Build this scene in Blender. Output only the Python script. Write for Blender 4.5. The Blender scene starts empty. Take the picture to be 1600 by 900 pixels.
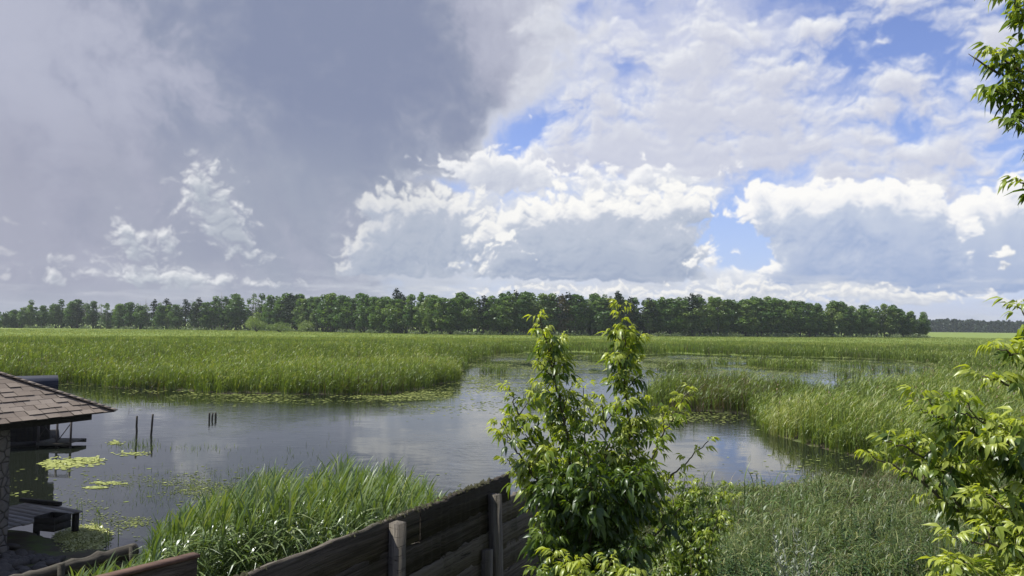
import bpy, bmesh, math, random
import numpy as np
from mathutils import Vector, Matrix, Euler

R = math.radians
scene = bpy.context.scene
COL = scene.collection

# ------------------------------------------------------------------ camera
FPX = 1150.0                      # focal length in photograph pixels (1600 wide)
PITCH, ROLL = R(2.84), R(0.54)
CAM = Vector((0.0, 0.0, 6.0))     # eye height above the water
cam_data = bpy.data.cameras.new('camera')
cam_data.sensor_width = 36.0
cam_data.lens = FPX / 1600.0 * 36.0
cam_data.clip_start = 0.05
cam_data.clip_end = 6000.0
cam = bpy.data.objects.new('camera', cam_data)
COL.objects.link(cam)
CAM_ROT = Matrix.Rotation(R(90) + PITCH, 3, 'X') @ Matrix.Rotation(ROLL, 3, 'Z')
cam.matrix_world = Matrix.Translation(CAM) @ CAM_ROT.to_4x4()
scene.camera = cam


def ray(px, py):
    return (CAM_ROT @ Vector(((px - 800) / FPX, -(py - 450) / FPX, -1.0))).normalized()


def ground(px, py, z=0.0):
    """point at height z seen at photograph pixel (px, py)"""
    d = ray(px, py)
    return CAM + d * ((z - CAM.z) / d.z)


def at(px, py, depth):
    """point at distance `depth` along +Y seen at photograph pixel (px, py)"""
    d = ray(px, py)
    return CAM + d * (depth / d.y)


# ------------------------------------------------------------------ exposure
vs = scene.view_settings
vs.view_transform = 'Standard'
vs.look = 'None'
vs.exposure = 0.42
vs.gamma = 1.0
vs.use_curve_mapping = False
try:
    scene.cycles.max_bounces = 6
    scene.cycles.diffuse_bounces = 2
    scene.cycles.glossy_bounces = 3
    scene.cycles.transmission_bounces = 3
    scene.cycles.transparent_max_bounces = 6
    scene.cycles.sample_clamp_indirect = 4.0
except Exception:
    pass

# ------------------------------------------------------------------ sun
SUN_EL, SUN_AZ = R(57), R(-80)    # azimuth from +Y, negative = left of the view
sun_dir = Vector((math.sin(SUN_AZ) * math.cos(SUN_EL), math.cos(SUN_AZ) * math.cos(SUN_EL), math.sin(SUN_EL)))
sun_data = bpy.data.lights.new('sun', 'SUN')
sun_data.energy = 5.0
sun_data.angle = R(0.53)
sun_data.color = (1.0, 0.95, 0.86)
sun = bpy.data.objects.new('sun', sun_data)
sun.rotation_euler = (-sun_dir).to_track_quat('-Z', 'Y').to_euler()
sun.location = (-60, 30, 90)
COL.objects.link(sun)


# ------------------------------------------------------------------ node helper
class E:
    """a scalar socket with arithmetic that writes Math nodes"""
    nt = None

    def __init__(self, s):
        self.s = s

    @staticmethod
    def m(op, a, b=None, c=None, clamp=False):
        n = E.nt.nodes.new('ShaderNodeMath')
        n.operation = op
        n.use_clamp = clamp
        for i, v in enumerate((a, b, c)):
            if v is None:
                continue
            if isinstance(v, E):
                E.nt.links.new(v.s, n.inputs[i])
            else:
                n.inputs[i].default_value = float(v)
        return E(n.outputs[0])

    def __add__(s, o): return E.m('ADD', s, o)
    def __radd__(s, o): return E.m('ADD', o, s)
    def __sub__(s, o): return E.m('SUBTRACT', s, o)
    def __rsub__(s, o): return E.m('SUBTRACT', o, s)
    def __mul__(s, o): return E.m('MULTIPLY', s, o)
    def __rmul__(s, o): return E.m('MULTIPLY', o, s)
    def __truediv__(s, o): return E.m('DIVIDE', s, o)
    def __rtruediv__(s, o): return E.m('DIVIDE', o, s)
    def __pow__(s, o): return E.m('POWER', s, o)
    def clamp(s): return E.m('ADD', s, 0.0, clamp=True)


def nd(t, **kw):
    n = E.nt.nodes.new(t)
    for k, v in kw.items():
        setattr(n, k, v)
    return n


def lk(a, b):
    E.nt.links.new(a.s if isinstance(a, E) else a, b)


def setin(sock, v):
    if isinstance(v, (E, bpy.types.NodeSocket)):
        lk(v, sock)
    else:
        sock.default_value = v


def smooth(x, a, b, lo=0.0, hi=1.0):
    n = nd('ShaderNodeMapRange', interpolation_type='SMOOTHSTEP')
    lk(x, n.inputs[0])
    for i, v in enumerate((a, b, lo, hi)):
        setin(n.inputs[i + 1], v)
    return E(n.outputs[0])


def lin(x, a, b, lo=0.0, hi=1.0):
    n = nd('ShaderNodeMapRange')
    lk(x, n.inputs[0])
    for i, v in enumerate((a, b, lo, hi)):
        setin(n.inputs[i + 1], v)
    return E(n.outputs[0])


def vec(x, y, z=0.0):
    n = nd('ShaderNodeCombineXYZ')
    for i, v in enumerate((x, y, z)):
        setin(n.inputs[i], v)
    return n.outputs[0]


def vmath(op, a, b):
    n = nd('ShaderNodeVectorMath', operation=op)
    for i, v in enumerate((a, b)):
        setin(n.inputs[i], v)
    return n.outputs['Value'] if op in ('DOT_PRODUCT', 'LENGTH', 'DISTANCE') else n.outputs['Vector']


def noise(v, scale, detail=6.0, rough=0.5, dist=0.0, lac=2.0, out='Fac'):
    n = nd('ShaderNodeTexNoise')
    if v is not None:
        lk(v, n.inputs['Vector'])
    n.inputs['Scale'].default_value = scale
    n.inputs['Detail'].default_value = detail
    n.inputs['Roughness'].default_value = rough
    n.inputs['Lacunarity'].default_value = lac
    n.inputs['Distortion'].default_value = dist
    return E(n.outputs['Fac']) if out == 'Fac' else n.outputs['Color']


def voro(v, scale, feature='F1', detail=0.0, rough=0.5, rand=1.0, smoothness=0.3, out='Distance'):
    n = nd('ShaderNodeTexVoronoi', feature=feature)
    if v is not None:
        lk(v, n.inputs['Vector'])
    n.inputs['Scale'].default_value = scale
    n.inputs['Detail'].default_value = detail
    n.inputs['Roughness'].default_value = rough
    n.inputs['Randomness'].default_value = rand
    if feature == 'SMOOTH_F1':
        n.inputs['Smoothness'].default_value = smoothness
    return E(n.outputs[out]) if out == 'Distance' else n.outputs[out]


def mixc(f, a, b, mode='MIX'):
    n = nd('ShaderNodeMix', data_type='RGBA', blend_type=mode)
    setin(n.inputs[0], f)
    for i, v in ((6, a), (7, b)):
        if isinstance(v, (tuple, list)):
            n.inputs[i].default_value = (*v[:3], 1.0)
        else:
            lk(v, n.inputs[i])
    return n.outputs[2]


def srgb(r, g, b):
    f = lambda c: (c / 255 / 12.92) if c / 255 <= 0.04045 else ((c / 255 + 0.055) / 1.055) ** 2.4
    return (f(r), f(g), f(b))


# ------------------------------------------------------------------ world: blue sky and clouds
# The cloud cover is computed here from gradient noise over azimuth and elevation (light marched through its density
# towards the sun) and mixed over the Sky Texture.
def _perlin(x, y, seed):
    rs = np.random.RandomState(seed)
    perm = rs.permutation(1024)
    ang = rs.rand(1024) * 2 * np.pi
    gx, gy = np.cos(ang).astype(np.float32), np.sin(ang).astype(np.float32)
    xi, yi = np.floor(x).astype(np.int32), np.floor(y).astype(np.int32)
    xf, yf = (x - xi).astype(np.float32), (y - yi).astype(np.float32)
    u = xf * xf * xf * (xf * (xf * 6 - 15) + 10)
    v = yf * yf * yf * (yf * (yf * 6 - 15) + 10)

    def g(ix, iy, fx, fy):
        h = perm[(perm[ix & 1023] + iy) & 1023]
        return gx[h] * fx + gy[h] * fy
    a, b = g(xi, yi, xf, yf), g(xi + 1, yi, xf - 1, yf)
    c, d = g(xi, yi + 1, xf, yf - 1), g(xi + 1, yi + 1, xf - 1, yf - 1)
    return (a + (b - a) * u) * (1 - v) + (c + (d - c) * u) * v


def fbm(x, y, scale, octaves, seed, rough=0.5, billow=False):
    """fractal noise of about -1..1; billow gives round puffs with creases between them"""
    t = np.zeros_like(x, dtype=np.float32)
    amp, tot, f = 1.0, 0.0, scale
    for k in range(octaves):
        n = _perlin(x * f + 17.3 * k, y * f - 9.1 * k, seed + k)
        t += amp * ((1.0 - np.abs(n) * 2.6) * -1.0 if False else ((np.abs(n) * 2.6 - 0.62) if billow else n * 1.7))
        tot += amp
        amp *= rough
        f *= 2.03
    return t / tot * 1.35


def sstep(x, a, b):
    t = np.clip((x - a) / (b - a), 0, 1)
    return t * t * (3 - 2 * t)


SKY_AZ, SKY_EL0, SKY_EL1, SKY_PPD = 50.0, -0.5, 44.0, 16


def cloud_arrays():
    """(colour, alpha) over a grid of azimuth -50..50 and elevation -0.5..44 degrees"""
    W, H = int(2 * SKY_AZ * SKY_PPD), int((SKY_EL1 - SKY_EL0) * SKY_PPD)
    az, el = np.meshgrid(np.linspace(-SKY_AZ, SKY_AZ, W, dtype=np.float32), np.linspace(SKY_EL0, SKY_EL1, H, dtype=np.float32))

    def deg(px, py):
        d = ray(px, py)
        return math.degrees(math.atan2(d[0], d[1])), math.degrees(math.asin(d[2]))

    def blobs(items, x, y):
        acc = np.zeros_like(x)
        for it in items:
            a, e = deg(it[0], it[1])
            qx, qy = (x - a) * 20.0 / it[2], (y - e) * 20.0 / it[3]
            if len(it) > 5:                                  # tilt in degrees, counter-clockwise
                t = math.radians(it[5])
                dx, dy = (x - a), (y - e)
                qx = (dx * math.cos(t) + dy * math.sin(t)) * 20.0 / it[2]
                qy = (-dx * math.sin(t) + dy * math.cos(t)) * 20.0 / it[3]
            acc += it[4] * np.exp(-(qx * qx + qy * qy))
        return acc

    def rgb(r, g, b):
        return np.array([(v / 255 / 12.92) if v <= 10 else ((v / 255 + 0.055) / 1.055) ** 2.4 for v in (r, g, b)], dtype=np.float32)

    col = np.zeros((H, W, 3), np.float32)
    alp = np.zeros((H, W), np.float32)

    def over(c, a):
        nonlocal col, alp
        a = np.clip(a, 0, 1)
        c = np.asarray(c, dtype=np.float32)
        na = a + alp * (1 - a)
        col = (c * a[..., None] + col * (alp * (1 - a))[..., None]) / np.maximum(na, 1e-5)[..., None]
        alp = na

    def ramp(t, stops):
        t = np.clip(t, 0, 1)
        out = np.zeros(t.shape + (3,), np.float32)
        xs = [s[0] for s in stops]
        for ch in range(3):
            out[..., ch] = np.interp(t, xs, [s[1][ch] for s in stops])
        return out

    def shifted(a, da, de):
        """the field at (az + da, el + de)"""
        return np.roll(np.roll(a, -int(round(da * SKY_PPD)), 1), -int(round(de * SKY_PPD)), 0)

    warp = [fbm(az, el, 0.14, 4, 50), fbm(az, el, 0.14, 4, 60)]
    wfine = [fbm(az, el, 0.55, 4, 70, 0.55), fbm(az, el, 0.55, 4, 80, 0.55)]
    wx, wy = az + warp[0] * 1.6, el + warp[1] * 1.2
    fx, fy = az + wfine[0] * 0.55 + warp[0] * 0.7, el + wfine[1] * 0.45 + warp[1] * 0.5

    # air: whiter towards the horizon
    over(rgb(168, 190, 230) * np.ones((H, W, 1), np.float32), sstep(el, 15, 1) * 0.62)

    # high broken sheet, seen in perspective
    def layer(items, seed, sc, sy, octv, rough, gain, thr, soft, stops, light, depth, billow=0.5, relief=1.0, fade=1.0, base=None, span=None, vert=0.0):
        px, py = az + wfine[0] * 0.45 + warp[0] * 0.8, el + wfine[1] * 0.35 + warp[1] * 0.6
        n = fbm(px, py * sy, sc, octv, seed, rough)
        if billow:
            n = n * (1 - billow) + fbm(px, py * sy, sc * 1.6, octv - 1, seed + 31, 0.50, True) * billow * 1.5
        b = blobs(items, fx, fy)
        if base is not None:                                   # flat underside at the photograph row `base`
            eb = deg(800, base)[1]
            b = b - 1.1 * sstep(el + wfine[0] * 0.25, eb + 0.35, eb - 0.45)
        d = b + n * gain * np.clip(b * 1.8 + 0.25, 0, 1) - thr
        dc = np.clip(d, 0, 1.0)
        tau = np.zeros_like(d)
        k = 10
        for i in range(1, k + 1):
            f = (i / k) ** 1.5
            tau += shifted(dc, light[0] * f, light[1] * f) / k
        hgt = np.sqrt(np.clip(d, 0, 1.5) + 0.03)
        r1 = hgt - shifted(hgt, light[0] * 0.07, light[1] * 0.07)
        r2 = hgt - shifted(hgt, light[0] * 0.25, light[1] * 0.25)
        lit = np.exp(-tau * depth) + (r1 * 0.8 + r2 * 0.7) * relief * (0.35 + 0.65 * np.exp(-tau * 1.3))
        if span is not None:
            e0, e1 = deg(800, span[0])[1], deg(800, span[1])[1]
            lit = lit * (1 - vert) + vert * (sstep(el + warp[1] * 1.6 + wfine[1] * 1.6, e0, e1) * 1.0 + (r1 + r2) * relief * 0.5)
        over(ramp(lit, stops), sstep(d, 0.0, soft) * fade)
        return d

    layer(ALTO_VEIL, 150, 0.16, 2.2, 7, 0.55, 0.7, 0.35, 1.3, [(0, rgb(196, 200, 222)), (1, rgb(226, 228, 238))], (-0.5, 1.2), 0.8, 0.0, 0.4, 0.80)
    layer(ALTO, 100, 0.23, 1.75, 8, 0.54, 1.05, 0.50, 1.0, [(0, rgb(184, 189, 211)), (0.35, rgb(207, 210, 224)), (0.6, rgb(228, 230, 237)), (1, rgb(244, 245, 247))],
          (-0.6, 1.3), 1.2, 0.35, 0.75, 0.97)

    # the dark shower cloud over the left half
    n1 = fbm(wx, wy, 0.10, 7, 200, 0.5)
    n2 = fbm(wx, wy, 0.34, 6, 220, 0.52)
    sd = blobs(STORM, wx, wy) + n1 * 0.30 + n2 * 0.38 - 0.55
    dark = blobs(STORM_DARK, wx, wy) + n1 * 0.42 + n2 * 0.20 + fbm(wx, wy, 0.9, 6, 240, 0.6) * 0.20 + fbm(fx + fy * 0.6, fy - fx * 0.3, 0.22, 6, 245, 0.55) * 0.40 + 0.14
    sc_ = ramp(1.06 / (1 + np.exp(-4.6 * (dark - 0.47))), [(0, rgb(180, 183, 200)), (0.25, rgb(165, 169, 188)), (0.55, rgb(149, 156, 177)), (1, rgb(133, 142, 168)), (1.0, rgb(133, 142, 168))])
    sdf_ = sd + fbm(fx, fy, 0.5, 6, 260, 0.58) * 0.28
    edge = sstep(sdf_, 1.35, 0.15) * sstep(az, -12, -1)
    sc_ = sc_ * (1 - 0.85 * edge[..., None]) + rgb(218, 221, 231) * 0.85 * edge[..., None]
    over(sc_, sstep(sdf_, -0.35, 0.62) * 0.985)
    layer(EDGE_PUFFS, 270, 0.40, 1.3, 8, 0.55, 0.9, 0.42, 1.35, [(0, rgb(190, 195, 210)), (0.5, rgb(216, 219, 228)), (1, rgb(240, 241, 244))], (-0.5, 1.2), 1.1, 0.3, 0.6, 0.72)

    cum = [(0, rgb(158, 175, 209)), (0.30, rgb(180, 192, 217)), (0.52, rgb(196, 205, 223)), (0.72, rgb(236, 237, 241)), (1, rgb(251, 250, 248))]
    cumg = [(0, rgb(160, 172, 196)), (0.30, rgb(182, 191, 208)), (0.52, rgb(192, 199, 214)), (0.72, rgb(232, 233, 236)), (1, rgb(250, 249, 246))]
    soft = [(0, rgb(184, 190, 210)), (0.4, rgb(212, 216, 227)), (1, rgb(246, 246, 247))]
    kw = dict(light=(-1.0, 2.4), depth=1.6, billow=0.60, relief=0.85)
    layer(VEIL_LOW, 350, 0.22, 2.0, 7, 0.54, 0.7, 0.30, 0.9, [(0, rgb(182, 190, 209)), (0.5, rgb(208, 213, 225)), (1, rgb(236, 238, 242))], (-0.6, 1.2), 1.0, 0.3, 0.6, 0.94)
    layer(CUM_BACK, 300, 0.34, 1.4, 8, 0.53, 0.9, 0.50, 0.40, soft, (-0.6, 1.4), 1.2, 0.5, 0.8)
    layer(CUM_D, 410, 0.30, 1.15, 9, 0.485, 0.80, 0.40, 0.36, cum, base=458, span=(470, 330), vert=0.35, **kw)
    layer(CUM_C, 430, 0.28, 1.25, 9, 0.485, 0.80, 0.40, 0.32, cum, base=446, span=(440, 325), vert=0.42, **kw)
    layer(CUM_A, 450, 0.34, 1.15, 9, 0.49, 0.90, 0.40, 0.48, cumg, base=438, span=(440, 300), vert=0.35, **kw)
    layer(CUM_B, 470, 0.27, 1.20, 9, 0.49, 0.90, 0.40, 0.38, cumg, base=440, span=(440, 300), vert=0.35, **kw)
    layer(CUM_F, 490, 0.42, 1.15, 8, 0.53, 0.9, 0.50, 0.26, cumg, base=434, span=(440, 355), vert=0.45, **kw)

    # low streaks along the horizon
    t = fbm(az + warp[0], el * 7.0 + warp[1] * 2, 0.14, 7, 500, 0.55)
    tc = ramp(fbm(az, el * 5.0, 0.3, 6, 520, 0.6) * 0.6 + 0.5, [(0, rgb(178, 187, 206)), (1, rgb(240, 240, 241))])
    over(tc, sstep(t, -0.10, 0.45) * sstep(el, 4.6, 2.4) * 0.85)
    layer(CUM_LOW, 600, 0.62, 1.5, 7, 0.54, 1.3, 0.52, 0.60, [(0, rgb(184, 192, 208)), (0.5, rgb(220, 222, 228)), (1, rgb(248, 246, 242))], (-0.4, 0.9), 1.6, 0.6, 0.8, 0.9)

    # rain greys out the left, with a few sunlit heads showing through it
    rr = fbm(az + el * 0.25, el * 0.22, 0.30, 4, 700)
    ra = sstep(az, 4, -20) * sstep(el, 17, 9) * (0.75 + rr * 0.25)
    rc = ramp(sstep(az + rr * 6, -34, -8), [(0, rgb(160, 162, 180)), (1, rgb(163, 171, 187))])
    over(rc, ra * 0.84)
    layer(CUM_LEFT, 800, 0.45, 1.2, 8, 0.52, 0.95, 0.36, 0.95, [(0, rgb(160, 168, 184)), (0.45, rgb(184, 190, 201)), (1, rgb(230, 231, 234))], (-0.8, 1.7), 1.5, 0.6, 0.9, 0.95)
    over(ramp(sstep(az, -30, 25), [(0, rgb(168, 172, 188)), (1, rgb(196, 203, 220))]), sstep(el, 2.6, 0.0) * 0.5)
    return col, alp


# cloud masses: photograph pixel, radii in pixels (20 to a degree), weight, tilt
ALTO = [(1000, 190, 200, 110, 0.95), (1190, 210, 210, 85, 1.0), (1360, 250, 120, 50, 0.8), (1040, 40, 130, 90, 0.5), (850, 110, 90, 130, 0.75), (1120, 70, 110, 80, 0.45),
        (1480, 8, 110, 34, 0.75), (1380, -5, 70, 26, 0.6), (1545, 60, 60, 30, 0.7), (1530, 175, 85, 38, 0.75), (1290, 52, 42, 20, 0.85), (1240, 108, 80, 28, 0.7), (1405, 128, 48, 30, 0.75), (1385, 170, 50, 20, 0.6), (1500, 250, 100, 36, 0.75),
        (950, 265, 260, 50, 0.7), (1480, 300, 120, 22, 0.6), (1376, 68, 14, 7, 0.7), (900, 60, 60, 40, -0.3), (800, 200, 44, 28, -1.2), (690, 290, 40, 14, -0.6), (960, 140, 60, 26, -0.35), (1370, 210, 70, 22, -0.5), (1700, 100, 150, 150, 0.4), (1200, -250, 700, 200, 0.5)]
ALTO_VEIL = [(1100, 120, 330, 160, 0.9), (1000, 30, 250, 100, 0.6), (1450, 280, 220, 60, 0.5), (1380, 150, 160, 60, 0.25), (1370, 70, 100, 45, -0.6), (1500, 110, 60, 26, -0.5), (800, 205, 46, 28, -0.9), (690, 290, 40, 14, -0.6)]
EDGE_PUFFS = [(840, 70, 50, 60, 0.9), (830, 130, 40, 30, 0.7), (720, 235, 45, 20, 0.9), (660, 275, 50, 18, 0.8), (600, 310, 50, 22, 0.6), (560, 345, 40, 30, 0.5), (870, 20, 60, 40, 0.7)]
STORM = [(120, 120, 420, 330, 1.1), (480, 60, 330, 230, 1.0), (690, 90, 150, 130, 0.9), (570, 230, 180, 90, 0.6), (200, 400, 330, 150, 0.9), (450, 420, 160, 90, 0.45),
         (790, 20, 80, 80, 0.35), (800, 207, 80, 42, -0.75), (690, 291, 46, 13, -0.7), (-300, 200, 400, 500, 1.2), (300, -300, 700, 300, 1.2), (-900, 100, 700, 800, 1.2)]
STORM_DARK = [(590, 130, 190, 140, 0.75), (790, 80, 110, 130, -0.45), (420, 60, 200, 120, 0.45), (470, 230, 220, 90, 0.45), (60, 90, 180, 160, -0.40), (330, 160, 110, 60, -0.22), (90, 330, 260, 110, 0.2), (760, 60, 90, 90, -0.2), (500, -300, 900, 250, 0.5)]
VEIL_LOW = [(880, 330, 260, 60, 1.0), (650, 400, 130, 70, 0.9), (950, 440, 330, 40, 1.0), (1330, 455, 330, 22, 1.0), (1040, 280, 150, 30, 0.6), (1400, 290, 160, 20, 0.5), (1160, 360, 45, 40, -0.8), (1185, 395, 36, 24, -0.6), (690, 291, 40, 14, -1.2), (1480, 316, 50, 10, -0.8)]
CUM_BACK = [(740, 255, 60, 22, 1.0), (770, 278, 90, 22, 0.8), (824, 181, 9, 7, 0.62), (1050, 280, 190, 26, 0.5), (870, 270, 170, 40, 0.8), (1145, 445, 60, 30, 0.8), (1160, 397, 16, 7, 0.8), (1100, 400, 40, 30, 0.7), (610, 310, 40, 20, 0.4)]
CUM_A = [(600, 335, 50, 40, 0.75), (690, 325, 75, 40, 1.0), (650, 385, 100, 50, 1.0), (590, 410, 60, 34, 0.8), (560, 385, 34, 34, 0.6), (740, 380, 80, 60, 0.9)]
CUM_B = [(820, 350, 100, 60, 1.0), (950, 340, 115, 56, 1.1), (1082, 315, 62, 34, 1.0), (900, 405, 150, 50, 1.1), (1030, 400, 80, 56, 1.1), (1000, 425, 120, 26, 0.7), (800, 420, 70, 28, 0.6), (1150, 365, 34, 40, -0.7)]
CUM_C = [(1290, 328, 115, 40, 1.2), (1200, 328, 44, 28, 0.9), (1330, 385, 115, 66, 1.2), (1425, 340, 40, 44, 1.0), (1445, 400, 50, 56, 1.0), (1240, 405, 30, 40, 1.05), (1320, 435, 130, 26, 0.9), (1175, 385, 34, 34, -0.5)]
CUM_D = [(1545, 350, 80, 44, 1.1), (1600, 370, 100, 66, 1.1), (1500, 420, 66, 40, 1.0), (1580, 430, 120, 40, 1.0), (1430, 430, 44, 26, 0.9), (-1200, 300, 500, 120, 0.7), (2300, 330, 300, 120, 0.9), (-700, 380, 300, 60, 0.8)]
CUM_F = [(790, 372, 26, 26, 1.0), (770, 415, 20, 30, 0.9), (1090, 408, 38, 22, 0.9), (690, 352, 30, 14, 0.6), (940, 380, 50, 18, 0.6), (835, 408, 24, 16, 0.7), (1545, 400, 28, 24, 0.9), (600, 395, 24, 18, 0.6), (1060, 350, 30, 26, 0.6)]
CUM_LOW = [(960, 462, 70, 14, 0.9), (1130, 447, 80, 20, 0.9), (1060, 470, 90, 12, 0.8), (1270, 462, 100, 14, 0.8), (1430, 458, 90, 14, 0.9), (820, 458, 140, 10, 0.8), (720, 470, 70, 8, 0.6), (1180, 470, 300, 14, 0.5), (1500, 470, 120, 10, 0.7)]
CUM_LEFT = [(308, 275, 42, 34, 1.0), (330, 320, 46, 34, 0.9), (360, 360, 50, 40, 1.0), (205, 360, 28, 30, 1.0), (235, 395, 55, 26, 0.9), (560, 350, 28, 36, 0.5), (410, 398, 50, 12, 0.8), (300, 438, 200, 12, 0.7), (240, 432, 90, 14, 0.7), (60, 420, 80, 14, 0.5), (400, 448, 120, 8, 0.5), (270, 375, 16, 24, 0.6)]


def build_world():
    world = bpy.data.worlds.new('World')
    scene.world = world
    world.use_nodes = True
    E.nt = world.node_tree
    E.nt.nodes.clear()
    out = nd('ShaderNodeOutputWorld')
    bg = nd('ShaderNodeBackground')
    bg.inputs['Strength'].default_value = SKY_STRENGTH
    lk(bg.outputs[0], out.inputs[0])
    sky = nd('ShaderNodeTexSky', sky_type='NISHITA')
    sky.sun_disc = False
    sky.sun_elevation = SUN_EL
    sky.sun_rotation = SUN_AZ
    sky.air_density = 1.0
    sky.dust_density = 0.3
    sky.ozone_density = 2.5
    col, alp = cloud_arrays()
    h, w = alp.shape
    img = bpy.data.images.new('cloud_cover', w, h, alpha=True, float_buffer=True)
    img.alpha_mode = 'CHANNEL_PACKED'
    px = np.concatenate([col * CLOUD_GAIN / SKY_STRENGTH, alp[..., None]], axis=2).astype(np.float32)
    img.pixels.foreach_set(px.ravel())
    img.update()
    img.pack()
    tc = nd('ShaderNodeTexCoord')
    sep = nd('ShaderNodeSeparateXYZ')
    lk(tc.outputs['Generated'], sep.inputs[0])
    dx, dy, dz = (E(sep.outputs[i]) for i in range(3))
    az = E.m('ARCTAN2', dx, dy) * (180 / math.pi)
    el = E.m('ARCSINE', E.m('ABSOLUTE', dz)) * (180 / math.pi)
    u = (az + SKY_AZ) / (2 * SKY_AZ)
    v = (el - SKY_EL0) / (SKY_EL1 - SKY_EL0)
    ti = nd('ShaderNodeTexImage', extension='MIRROR', interpolation='Cubic')
    ti.image = img
    lk(vec(u, v), ti.inputs['Vector'])
    blue = mixc(1.0, sky.outputs[0], SKY_TINT, 'MULTIPLY')
    lk(mixc(E(ti.outputs['Alpha']), blue, ti.outputs['Color']), bg.inputs['Color'])


SKY_STRENGTH = 0.105
CLOUD_GAIN = 2 ** -0.38
SKY_TINT = (1.02, 0.93, 1.16)
build_world()


# ------------------------------------------------------------------ object helpers
def tag(o, label=None, cat=None, group=None, kind=None):
    for k, v in (('label', label), ('category', cat), ('group', group), ('kind', kind)):
        if v:
            o[k] = v
    return o


def thing(name, label, cat, loc=(0, 0, 0), rotz=0.0, group=None):
    o = bpy.data.objects.new(name, None)
    o.empty_display_size = 0.2
    o.location = loc
    o.rotation_euler = (0, 0, rotz)
    COL.objects.link(o)
    return tag(o, label, cat, group)


def copy_thing(root, loc, rotz, scale, label=None, group=None):
    r = root.copy()
    COL.objects.link(r)
    r.location, r.rotation_euler, r.scale = loc, (0, 0, rotz), scale
    if label:
        r['label'] = label
    if group:
        r['group'] = group
    for ch in list(root.children):
        c = ch.copy()
        COL.objects.link(c)
        c.parent = r
    return r


class MB:
    """collects numpy pieces and links them as one mesh object"""

    def __init__(self):
        self.v, self.f, self.t, self.m, self.n = [], [], [], [], 0

    def add(self, verts, faces, tint=0.5, mat=0):
        verts = np.asarray(verts, np.float32).reshape(-1, 3)
        faces = np.asarray(faces, np.int64)
        self.v.append(verts)
        tint = np.broadcast_to(np.asarray(tint, np.float32), (len(verts),))
        self.t.append(tint)
        self.f.append(faces + self.n)
        self.m.append(mat)
        self.n += len(verts)
        return self

    def box(self, c, size, rot=None, tint=0.5, mat=0, jit=0.0, taper=1.0):
        s = np.array(size, np.float32) / 2
        v = np.array([(x, y, z) for z in (-1, 1) for y in (-1, 1) for x in (-1, 1)], np.float32)
        v[4:, :2] *= taper
        v = v * s
        if jit:
            v += (RNG.rand(8, 3) - 0.5) * jit
        if rot is not None:
            v = v @ np.array(rot, np.float32).T
        f = [(0, 2, 3, 1), (4, 5, 7, 6), (0, 1, 5, 4), (1, 3, 7, 5), (3, 2, 6, 7), (2, 0, 4, 6)]
        return self.add(v + np.array(c, np.float32), f, tint, mat)

    def tube(self, pts, radii, n=6, tint=0.5, mat=0, cap=True):
        pts = np.asarray([tuple(p) for p in pts], np.float64)
        k = len(pts)
        radii = np.broadcast_to(np.asarray(radii, np.float64), (k,))
        tan = np.gradient(pts, axis=0)
        tan /= np.linalg.norm(tan, axis=1)[:, None] + 1e-9
        ref = np.array([0.0, 0.0, 1.0]) if abs(tan[0, 2]) < 0.9 else np.array([1.0, 0, 0])
        a = np.cross(tan, ref)
        a /= np.linalg.norm(a, axis=1)[:, None] + 1e-9
        b = np.cross(tan, a)
        ang = np.arange(n) * 2 * np.pi / n
        ring = a[:, None] * np.cos(ang)[None, :, None] + b[:, None] * np.sin(ang)[None, :, None]
        v = (pts[:, None] + ring * radii[:, None, None]).reshape(-1, 3)
        i = np.arange(k - 1)[:, None] * n
        j = np.arange(n)[None]
        q = np.stack([i + j, i + (j + 1) % n, i + n + (j + 1) % n, i + n + j], -1).reshape(-1, 4)
        self.add(v, q, tint, mat)
        if cap:
            self.f.append(np.array([list(range(n))[::-1]]) + self.n - len(v))
            self.m.append(mat)
            self.f.append(np.array([list(range(n))]) + self.n - n)
            self.m.append(mat)
        return self

    def build(self, name, mats, parent=None, smooth_=False):
        me = bpy.data.meshes.new(name)
        v = np.concatenate(self.v)
        me.vertices.add(len(v))
        me.vertices.foreach_set('co', v.ravel())
        loops = np.concatenate([f.ravel() for f in self.f]).astype(np.int32)
        sizes = np.concatenate([np.full(len(f), f.shape[1], np.int32) for f in self.f])
        starts = np.concatenate([[0], np.cumsum(sizes)[:-1]]).astype(np.int32)
        me.loops.add(len(loops))
        me.loops.foreach_set('vertex_index', loops)
        me.polygons.add(len(sizes))
        me.polygons.foreach_set('loop_start', starts)
        me.polygons.foreach_set('loop_total', sizes)
        mi = np.concatenate([np.full(len(f), m, np.int32) for f, m in zip(self.f, self.m)])
        me.polygons.foreach_set('material_index', mi)
        if smooth_:
            me.polygons.foreach_set('use_smooth', np.ones(len(sizes), bool))
        at_ = me.attributes.new('tint', 'FLOAT', 'POINT')
        at_.data.foreach_set('value', np.concatenate(self.t).astype(np.float32))
        me.update(calc_edges=True)
        for m in (mats if isinstance(mats, (list, tuple)) else [mats]):
            me.materials.append(m)
        o = bpy.data.objects.new(name, me)
        COL.objects.link(o)
        if parent is not None:
            o.parent = parent
        return o


RNG = np.random.RandomState(7)
random.seed(7)


def rotz(a):
    c, s = math.cos(a), math.sin(a)
    return np.array([[c, -s, 0], [s, c, 0], [0, 0, 1]])


def frame(direction, up=(0, 0, 1)):
    """matrix whose x axis follows direction and whose z axis is close to up"""
    x = np.array(direction, float)
    x /= np.linalg.norm(x)
    y = np.cross(up, x)
    y /= np.linalg.norm(y)
    return np.stack([x, y, np.cross(x, y)], 1)


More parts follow.
